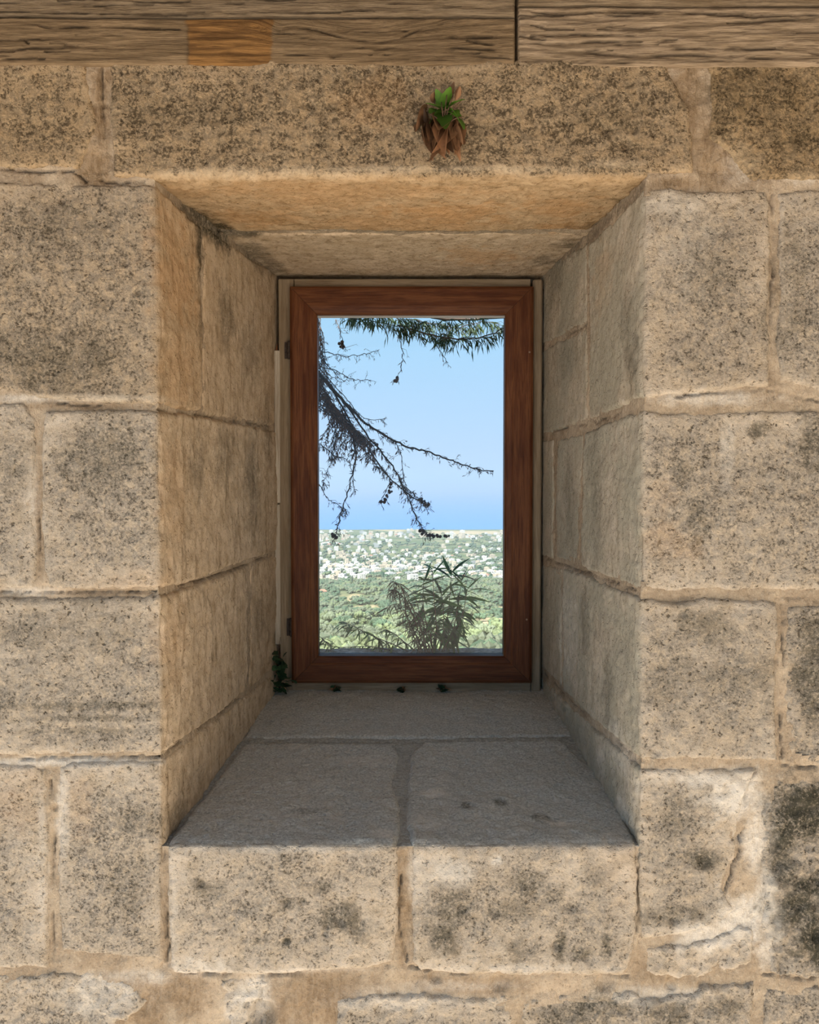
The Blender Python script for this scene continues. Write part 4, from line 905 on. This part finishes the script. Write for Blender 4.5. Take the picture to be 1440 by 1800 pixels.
# plants outside
def leaf_mesh(name, mat, L=1.0, Wd_=0.13, curl=0.25, n=5, fold=0.2):
    V, F = [], []
    for i in range(n + 1):
        t = i / n; w_ = Wd_ * (math.sin(math.pi * min(1, t * 0.92 + 0.04)) ** 0.8) * (1 - 0.3 * t) * 0.5; z = -curl * t * t; y = t * L
        V += [(-w_, y, z + fold * w_), (0, y, z), (w_, y, z + fold * w_)]
    for i in range(n):
        a = 3 * i; F += [(a, a + 1, a + 4, a + 3), (a + 1, a + 2, a + 5, a + 4)]
    return mesh(name, V, F, [mat], True)
def frame_to(d, roll=0.0):
    y = Vector(d).normalized(); x = y.cross(Vector((0, 0, 1)));
    if x.length < 1e-3: x = Vector((1, 0, 0))
    x.normalize(); z = x.cross(y); M = Matrix((x, y, z)).transposed(); return (M @ Matrix.Rotation(roll, 3, 'Y')).to_4x4()
def interp(pts, t):
    n = len(pts) - 1; f = min(max(t, 0), 0.9999) * n; i = int(f); return pts[i].lerp(pts[i + 1], f - i), (pts[i + 1] - pts[i]).normalized()
def smooth(pts, k=5, jit=0.0, r=random):
    out = []; n = len(pts)
    for i in range(n - 1):
        p0, p1, p2, p3 = pts[max(i - 1, 0)], pts[i], pts[i + 1], pts[min(i + 2, n - 1)]
        for j in range(k):
            t = j / k; v = 0.5 * ((2 * p1) + (p2 - p0) * t + (2 * p0 - 5 * p1 + 4 * p2 - p3) * t * t + (3 * p1 - p0 - 3 * p2 + p3) * t ** 3)
            out.append(v + Vector((r.uniform(-jit, jit), r.uniform(-jit, jit), r.uniform(-jit, jit))))
    out.append(pts[-1]); return out
ML_g = leaf_material('shrub_leaves', (0.06, 0.14, 0.024), var=0.55, trans=0.3); ML_d = leaf_material('dead_leaves', (0.13, 0.07, 0.042), var=0.5, trans=0.2); M_twig = flat('brown_twig', (0.13, 0.075, 0.05), 0.9); M_stem = flat('reddish_stem', (0.15, 0.075, 0.045), 0.8)
M_tg = flat('dark_grey_twig', (0.11, 0.08, 0.068), 0.9)
rp = random.Random(9)
SHR = dict(green_shrub=(1.5, 1.15), dead_shoots=(1.4, 1.0), trailing_sprigs=(1.5, 1.1))
def shrub(name, label, stems, lm, smat, parts, cap, Yb, leaf='leaf', cat='shrub', fall=0.6, origin=None):
    """stems: (pixel polyline, leaf count, leaf length m, spread)"""
    o_ = at(*origin, Yb); root = empty(name, o_, label=label, cat=cat)
    for (px, nl, ll, start) in stems:
        nl = int(nl * SHR[name][0]) if name != 'green_shrub' else int(nl * 1.0); ll *= SHR[name][1]
        dy = [rp.uniform(-0.04, 0.06) for _ in px]; dy[0] = 0
        pts = [at(u, v, Yb + d_) - o_ for (u, v), d_ in zip(px, dy)]; pts = smooth(pts, 5, 0.0006, rp)
        mb = MB(); mb.tube(pts, 0.0020, 0.0008, 5); st = mb.build('stem', [smat], root, True)
        for i in range(nl):
            t = start + (1 - start) * (i + rp.random() * 0.8) / nl; p, d = interp(pts, t); a = i * 2.4 + rp.uniform(-.4, .4)
            side = Vector((math.cos(a), 0.8 * math.sin(a), 0)); f_ = fall * (1.35 - t * 1.0)
            dr = d * (0.35 if t < .9 else 0.9) + side * rp.uniform(0.55, 1.0) + Vector((0, 0, -f_ * rp.uniform(0.3, 2.0)))
            s_ = ll * rp.uniform(0.65, 1.15); M = Matrix.Translation(p) @ frame_to(dr, rp.uniform(-.6, .6) if i % 2 else rp.uniform(-1.4, 1.4)) @ Matrix.Scale(s_, 4)
            lf = obj(leaf, rp.choice(lm), root); lf.matrix_local = M
    return root
gl_ = [leaf_mesh('leaf', ML_g, curl=c_, Wd_=w_) for c_, w_ in ((0.25, .16), (0.45, .15), (0.65, .17), (0.1, .15))]
dl_ = [leaf_mesh('leaf', ML_d, curl=c_, Wd_=w_, fold=0.6) for c_, w_ in ((0.6, .13), (0.9, .11), (0.3, .12))]
YP = DW + 0.36
shrub('green_shrub', 'leafy green shrub with narrow drooping leaves outside on the ledge',
      [([(765, 1146), (768, 1110), (764, 1060), (760, 1000)], 44, 0.072, 0.25), ([(772, 1146), (782, 1110), (790, 1060), (794, 1004)], 44, 0.07, 0.25), ([(776, 1146), (796, 1110), (806, 1060), (812, 1018)], 40, 0.066, 0.3),
       ([(762, 1146), (750, 1100), (744, 1060), (745, 1020)], 34, 0.066, 0.35), ([(780, 1146), (794, 1120), (812, 1085), (822, 1035)], 32, 0.062, 0.3), ([(770, 1146), (778, 1120), (780, 1080), (776, 1040)], 36, 0.066, 0.3)], gl_, M_stem, None, 0, YP, origin=(770, 1146))
shrub('dead_shoots', 'brown dead shoots with shrivelled leaves against the green shrub',
      [([(748, 1147), (736, 1110), (716, 1060), (694, 1036), (686, 1044)], 46, 0.040, 0.15), ([(752, 1147), (742, 1110), (726, 1070), (704, 1030), (690, 1022)], 46, 0.040, 0.15), ([(744, 1147), (728, 1110), (716, 1085), (700, 1062), (680, 1068)], 40, 0.038, 0.15), ([(756, 1147), (748, 1110), (742, 1090), (730, 1050)], 34, 0.038, 0.1), ([(738, 1147), (730, 1125), (720, 1100), (716, 1080)], 30, 0.036, 0.1), ([(760, 1147), (757, 1120), (752, 1095)], 24, 0.034, 0.1)], dl_, M_stem, None, 0, YP - 0.02, origin=(750, 1147), cat='shrub')
shrub('trailing_sprigs', 'low green sprigs trailing along the ledge towards the hinge side',
      [([(722, 1147), (690, 1132), (655, 1118), (630, 1105), (606, 1094)], 30, 0.046, 0.2), ([(700, 1147), (670, 1140), (640, 1136), (600, 1138), (570, 1132)], 28, 0.040, 0.1), ([(735, 1147), (710, 1128), (690, 1112), (676, 1106)], 20, 0.036, 0.2), ([(600, 1147), (585, 1140), (572, 1128), (564, 1120)], 14, 0.040, 0.2), ([(690, 1147), (650, 1143), (600, 1146), (575, 1142)], 24, 0.034, 0.1)], gl_, M_tg, None, 0, YP + 0.02, origin=(700, 1147), cat='plant')

# tree hanging over the view: trunk to the left of the window, two limbs reaching in
def bunch(px_list, Y, r0, r1, jit=0.004, dys=0.12):
    """limbs and twigs as tubes; returns tubes and smooth point lists"""
    out = []
    for px in px_list:
        y0 = Y + rp.uniform(-dys, dys); dy = np.cumsum([0] + [rp.uniform(-0.05, 0.05) for _ in px[1:]])
        out.append(smooth([at(u, v, y0 + d_) for (u, v), d_ in zip(px, dy)], 7, jit, rp))
    return out
def leaf_cloud(name, parent, paths, per_m, L, mat, hang=0.6, start=0.0, width=0.16, twig_mat=None, sub=True):
    """tiny leaves on short side twigs, one joined mesh"""
    V, F = [], []; mb = MB(); n = 0
    def leaf(p, d, l):
        nonlocal n
        M = frame_to(d, rp.uniform(-1.5, 1.5)).to_3x3(); w_ = width * l * 0.5
        q_ = [(0, 0, 0), (-w_, .45 * l, -.03 * l), (0, l, -.2 * l), (w_, .45 * l, -.03 * l)]
        for c_ in q_: V.append(tuple(p + M @ Vector(c_)))
        F.append((n, n + 1, n + 2)); F.append((n, n + 2, n + 3)); n += 4
    for pts in paths:
        Lp = sum((pts[i + 1] - pts[i]).length for i in range(len(pts) - 1)); k = int(Lp * per_m)
        for i in range(k):
            p, d = interp(pts, start + (1 - start) * rp.random())
            dr = d * rp.uniform(-0.2, 1) + Vector((rp.uniform(-1, 1), rp.uniform(-1, 1), rp.uniform(-1, 1) - hang))
            if sub and rp.random() < 0.35:
                tl = rp.uniform(0.015, 0.05); e_ = p + dr.normalized() * tl; m_ = (p + e_) / 2 + Vector((rp.uniform(-1, 1), rp.uniform(-1, 1), rp.uniform(-1, 1))) * tl * 0.2
                mb.tube([p, m_, e_], 0.0009, 0.0005, 3)
                for j in range(rp.randint(2, 5)): leaf(p.lerp(e_, rp.uniform(.3, 1)), dr.normalized() + Vector((rp.uniform(-1, 1), rp.uniform(-1, 1), rp.uniform(-1, 1) - hang)), L * rp.uniform(0.5, 1.1))
            else: leaf(p, dr, L * rp.uniform(0.6, 1.2))
    tv = len(V); V += mb.v; F += [tuple(i + tv for i in f) for f in mb.f]; mi = [0] * (len(F) - len(mb.f)) + [1] * len(mb.f)
    o = obj(name, mesh(name, V, F, [mat, twig_mat or M_tg], False, mi=mi), parent); o['kind'] = 'stuff'; return o
M_dead = leaf_material('dry_brown_foliage', (0.17, 0.092, 0.066), var=0.35, trans=0.1); M_dgl = leaf_material('hanging_green_leaves', (0.10, 0.15, 0.075), var=0.35, trans=0.3)
YT = 3.35
tree = empty('overhanging_tree', (-1.75, 3.9, -1.0), label='half dead tree whose bare twiggy branches hang across the upper left of the pane', cat='tree')
tbase = tree.location
def tb(name, paths, r0, r1, n=5, mat=None):
    for p in paths:
        mb = MB(); mb.tube([Vector(q_) - tbase for q_ in p], r0, r1, n); mb.build(name, [mat or M_tg], tree, True)
trunk = smooth([Vector((-1.75, 3.9, -1.0)), Vector((-1.7, 3.85, 0.6)), Vector((-1.5, 3.7, 1.8)), Vector((-1.3, 3.6, 2.6)), Vector((-1.1, 3.5, 3.1))], 6, 0.01, rp)
tb('trunk', [trunk], 0.10, 0.05, 12)
limbA = smooth([Vector((-1.46, 3.68, 1.95)), Vector((-0.95, 3.5, 2.20)), at(500, 580, YT), at(560, 655, YT), at(600, 700, YT), at(640, 742, YT)], 6, 0.003, rp)
limbB = smooth([Vector((-1.3, 3.6, 2.6)), Vector((-0.6, 3.45, 2.6)), at(640, 500, YT), at(720, 545, YT), at(800, 562, YT), at(900, 556, YT)], 6, 0.003, rp)
tb('limb', [limbA], 0.016, 0.004, 7); tb('limb', [limbB], 0.014, 0.004, 7)
main = bunch([[(640, 742), (680, 768), (720, 786), (760, 797), (800, 812), (835, 824), (868, 828)]], YT, 0, 0)
subs = bunch([[(580, 675), (615, 740), (655, 800), (690, 845), (735, 880), (752, 888)], [(600, 700), (650, 770), (690, 820), (715, 870), (735, 915), (752, 940)], [(600, 720), (625, 790), (615, 850), (600, 900), (588, 948)],
              [(560, 850), (575, 875), (600, 890), (608, 900)], [(575, 690), (590, 750), (585, 800), (568, 850)], [(610, 712), (660, 755), (700, 785), (712, 850), (730, 870)], [(620, 770), (660, 815), (685, 845), (668, 885)], [(560, 780), (590, 800), (615, 815), (625, 870)]], YT, 0, 0)
ups = bunch([[(545, 610), (580, 621), (610, 626), (640, 622), (665, 616)], [(550, 640), (590, 652), (620, 666), (652, 668)], [(548, 560), (566, 600), (572, 650), (600, 672)], [(540, 600), (575, 640), (600, 668), (612, 662)], [(590, 560), (600, 590), (608, 618)], [(555, 640), (600, 690), (640, 735), (680, 734)]], YT, 0, 0, dys=.06)
hangs = bunch([[(702, 585), (708, 620), (706, 645), (697, 672)], [(760, 590), (772, 615), (788, 638)], [(700, 572), (760, 588), (820, 596), (865, 588), (900, 566)], [(720, 560), (800, 575), (850, 566), (900, 575)], [(610, 556), (680, 570), (740, 578), (790, 590)]], YT, 0, 0, dys=.06)
tb('branch', main, 0.0048, 0.0022); tb('branch', subs[:3], 0.0042, 0.0016); tb('branch', [hangs[2]], 0.004, 0.002)
tb('twig', subs[3:] + ups + [hangs[0], hangs[1], hangs[3], hangs[4]], 0.0020, 0.0010, 4)
rel = lambda ps: [[Vector(q_) - tbase for q_ in p] for p in ps]
# dense dead tuft on the limb
tuft = bunch([[(550, 640 + 5 * i), (570 + 2 * i, 685 + 4 * i), (584 + 5 * i, 725 + 4 * i), (566 + 6 * i, 770 + 9 * (i % 5))] for i in range(15)], YT, 0, 0, dys=.12)
tb('twig', tuft, 0.0018, 0.0010, 4)
leaf_cloud('dead_foliage', tree, rel(tuft), 360, 0.019, M_dead, 0.7, 0.02, 0.24)
leaf_cloud('dead_foliage', tree, rel(subs + main), 190, 0.019, M_dead, 0.5, 0, .2)
for k_ in range(3): leaf_cloud('dead_foliage', tree, rel([subs[[0, 1, 4][k_]]]), 150, 0.018, M_dead, 0.3, 0, .2)
leaf_cloud('dead_foliage', tree, rel(ups), 170, 0.016, M_dead, 0.5)
edgeL = bunch([[(548 + 3 * i, 540), (560 + 3 * i, 600), (556 + 5 * i, 640), (560 + 6 * i, 670)] for i in range(4)], YT, 0, 0, dys=.1)
tb('twig', edgeL, 0.0015, 0.0008, 4)
leaf_cloud('dead_foliage', tree, rel(edgeL), 260, 0.020, M_dead, 0.8)
leaf_cloud('green_foliage', tree, rel(hangs[2:]), 230, 0.050, M_dgl, 0.9, 0.0, 0.13)
leaf_cloud('green_foliage', tree, rel(bunch([[(600, 552), (700, 560), (800, 566)], [(640, 548), (740, 562), (850, 556)], [(680, 556), (740, 566), (800, 578)]], YT, 0, 0, dys=.15)), 190, 0.046, M_dgl, 1.0, 0.0, 0.13)
leaf_cloud('dead_foliage', tree, rel(hangs[:2]), 80, 0.022, M_dead, 0.8)
# seed clusters at the twig ends
mb = MB()
for path, n_ in ((((752, 940), (765, 943), (790, 940)), 16), (((735, 875), (745, 882), (752, 887)), 9), (((690, 845), (685, 870), (668, 886)), 14), (((696, 665), (697, 670)), 5), (((598, 600), (604, 615)), 6), (((740, 930), (745, 938)), 5), (((655, 776), (665, 790)), 3), (((585, 935), (590, 948)), 5)):
    pp = [at(u, v, YT) - tbase for u, v in path]
    for i in range(n_):
        p, d = interp(pp, (i + rp.random()) / n_); p = p + Vector((rp.uniform(-.006, .006), rp.uniform(-.02, .02), rp.uniform(-.006, .006))); s_ = rp.uniform(0.005, 0.009)
        mb.add([tuple(p + Vector(v_) * s_) for v_ in IV1 * np.array([1, 1, 1.0])], [tuple(f) for f in IF1.tolist()])
o = mb.build('seed_pod', [M_dead], tree, True); o.name = 'seed_pods'; o['kind'] = 'stuff'

# ------------------------------------------------------------------ small plants on the stones
ML_y = leaf_material('young_green_leaves', (0.095, 0.20, 0.025), var=0.35, trans=0.25)
ML_b = leaf_material('withered_brown_leaves', (0.23, 0.12, 0.06), var=0.62, trans=0.15); ML_iv = leaf_material('ivy_leaves', (0.035, 0.075, 0.03), var=0.4, trans=0.1)
def broad(name, mat, Wd_=0.62, curl=0.3, fold=0.4, teeth=0.0, n=8):
    V, F = [], []
    for i in range(n + 1):
        t = i / n; w_ = Wd_ * 0.5 * math.sin(math.pi * min(1, 0.03 + t * 0.95)) ** 0.7 * (1.15 - 0.4 * t); w_ *= 1 + (teeth if i % 2 else -teeth); z = -curl * t * t
        V += [(-w_, t, z + fold * w_), (-w_ * .5, t, z + fold * w_ * .35), (0, t, z), (w_ * .5, t, z + fold * w_ * .35), (w_, t, z + fold * w_)]
    for i in range(n):
        for j in range(4): a = 5 * i + j; F.append((a, a + 1, a + 6, a + 5))
    return mesh(name, V, F, [mat], True)
gm_ = [broad('green_leaf', ML_y, 0.62, c_, f_, 0.07) for c_, f_ in ((0.2, 0.3), (0.35, 0.2))]
bm_ = [broad('withered_leaf', ML_b, w_, c_, f_) for w_, c_, f_ in ((0.38, 0.15, 1.3), (0.5, -0.15, 0.9), (0.3, 0.4, 1.8))]
def put_leaf(name, me, root, u0, v0, u1, v1, Y0, Y1, roll, org):
    a, b = at(u0, v0, Y0), at(u1, v1, Y1); d = b - a; M = Matrix.Translation(a - org) @ frame_to(d, roll) @ Matrix.Scale(d.length, 4); o = obj(name, me, root); o.matrix_local = M; return o
Yw = DF - 0.006
org = at(780, 215, Yw); wp = empty('wall_plant', org, label='small plant with green leaves above withered brown leaves growing from the lintel stone', cat='plant')
for (u0, v0, u1, v1, dY, r_) in ((782, 192, 786, 150, -.03, .3), (781, 192, 775, 172, -.05, -.4), (788, 190, 814, 168, -.035, .5), (790, 196, 822, 218, -.04, -.3), (790, 196, 803, 190, -.045, .2), (776, 198, 748, 206, -.03, .4), (775, 192, 750, 176, -.02, -.5), (780, 200, 782, 208, -.05, .1), (777, 188, 770, 158, -.015, .5), (786, 186, 800, 176, -.03, 0), (784, 196, 812, 200, -.03, .4), (776, 196, 757, 190, -.045, -.3)):
    put_leaf('green_leaf', rp.choice(gm_), wp, u0, v0, u1, v1, Yw - 0.01, Yw + dY, r_, org)
for (u0, v0, u1, v1, dY, r_) in ((752, 186, 740, 235, -.012, .6), (745, 205, 742, 262, -.02, -.8), (765, 215, 741, 258, -.025, .5), (758, 212, 762, 265, -.03, 1.0), (770, 218, 776, 264, -.038, -.7), (782, 216, 778, 262, -.045, .3), (786, 216, 790, 262, -.035, .9), (792, 218, 784, 250, -.05, -1.), (798, 212, 802, 262, -.03, .4), (806, 215, 803, 266, -.018, -.5), (812, 222, 795, 262, -.02, .9), (796, 172, 802, 146, -.02, .7), (800, 178, 808, 152, -.01, -.7), (762, 182, 764, 165, -.02, .3), (756, 220, 750, 190, -.015, 1.2), (775, 208, 767, 240, -.045, -.4), (748, 230, 768, 265, -.02, .2), (793, 225, 806, 258, -.03, -.9), (774, 240, 790, 266, -.02, .5)):
    put_leaf('withered_leaf', rp.choice(bm_), wp, u0, v0, u1, v1, Yw + 0.002, Yw + dY, r_, org)
for (u, v) in ((786, 165), (812, 175), (815, 205), (755, 200), (776, 180), (797, 165)):
    mb = MB(); mb.tube(smooth([at(780, 225, Yw + .01) - org, at((780 + u) / 2, (215 + v) / 2, Yw - 0.03) - org, at(u, v, Yw - 0.025) - org], 4), 0.0016, 0.0008, 5); mb.build('stem', [M_twig], wp, True)
ivm = [broad('leaf', ML_iv, 0.95, 0.2, 0.15, 0.16, 6)]
org = at(494, 1215, DW - 0.02); iv = empty('ivy', org, label='dark green ivy creeping up beside the lower hinge side corner of the frame', cat='plant')
mb = MB(); ivp = smooth([at(u, v, DW - .012) - org for u, v in ((492, 1216), (490, 1190), (495, 1165), (490, 1145), (493, 1120))], 4); mb.tube(ivp, 0.0016, 0.0008, 5); mb.build('stem', [M_twig], iv, True)
for i in range(34):
    if i < 10: u, v = rp.uniform(484, 506), rp.uniform(1150, 1172)
    elif i < 14: u, v = rp.uniform(486, 496), rp.uniform(1172, 1190)
    else: u, v = rp.uniform(479, 512), rp.uniform(1190, 1217)
    a = rp.uniform(0, 6.28); l = rp.uniform(8, 13); put_leaf('leaf', ivm[0], iv, u, v, u + l * math.cos(a), v + l * math.sin(a), DW - rp.uniform(.02, .05), DW - rp.uniform(.02, .06), rp.uniform(-1, 1), org)
for (u, v, s_, lab) in ((590, 1213, 1.0, 'tiny withered weed at the frame foot nearest the ivy'), (708, 1213, 0.7, 'tiniest dark weed at the middle of the frame foot'), (778, 1213, 1.0, 'small twiggy weed at the frame foot right of the middle')):
    org = at(u, v + 4, DW - 0.008); wd = empty('weed', org, label=lab, cat='weed')
    for i in range(int(9 * s_)):
        a = rp.uniform(0.2, 2.9); l = rp.uniform(5, 12) * s_; put_leaf('leaf', ivm[0] if i % 2 else bm_[0], wd, u + rp.uniform(-5, 5), v + 3, u + l * math.cos(a) * 1.4, v - l * math.sin(a), DW - .006, DW - rp.uniform(.008, .025), rp.uniform(-1, 1), org)

# ------------------------------------------------------------------ terrace: floor in front of the wall, roof above (both out of frame, they shade and light the wall)
mf = NT('sandstone_paving'); P = mf.pos(); a = mf.noise(P, 3, 4, 0.6); mf.col(mf.mix(mf.ss(a, 0.3, 0.7), (0.52, 0.465, 0.39), (0.64, 0.575, 0.49)))
mb = MB(); mb.box((-7, -9, -0.1), (7, 1.45, 0)); tag(mb.build('floor', [mf.m]), 'sunlit sandstone terrace floor in front of the wall', 'floor', kind='structure')
mb = MB()
for k in range(26):
    x = -2.6 + k * 0.2; mb.box((x, -0.15, 2.52), (x + 0.192, 2.6, 2.55))
for k in range(6):
    x = -2.4 + k * 0.95; mb.box((x, -0.1, 2.4), (x + 0.09, 1.38, 2.515))
mb.box((-2.6, -0.2, 2.27), (2.6, -0.15, 2.55))  # eave board added to keep skylight off the upper wall
mb.build('ceiling', [M_beam_grey]); tag(bpy.data.objects['ceiling'], 'plank roof over the terrace above the beams', 'roof', kind='structure')

mb = MB(); mb.box((2.75, -6, 0), (3.15, 1.40, 2.5)); tag(mb.build('bounce_wall', [M_core]), 'unseen wall added to bounce warm sunlight onto the left jamb', 'wall', kind='structure')  # added out of view to throw warm light at the left jamb
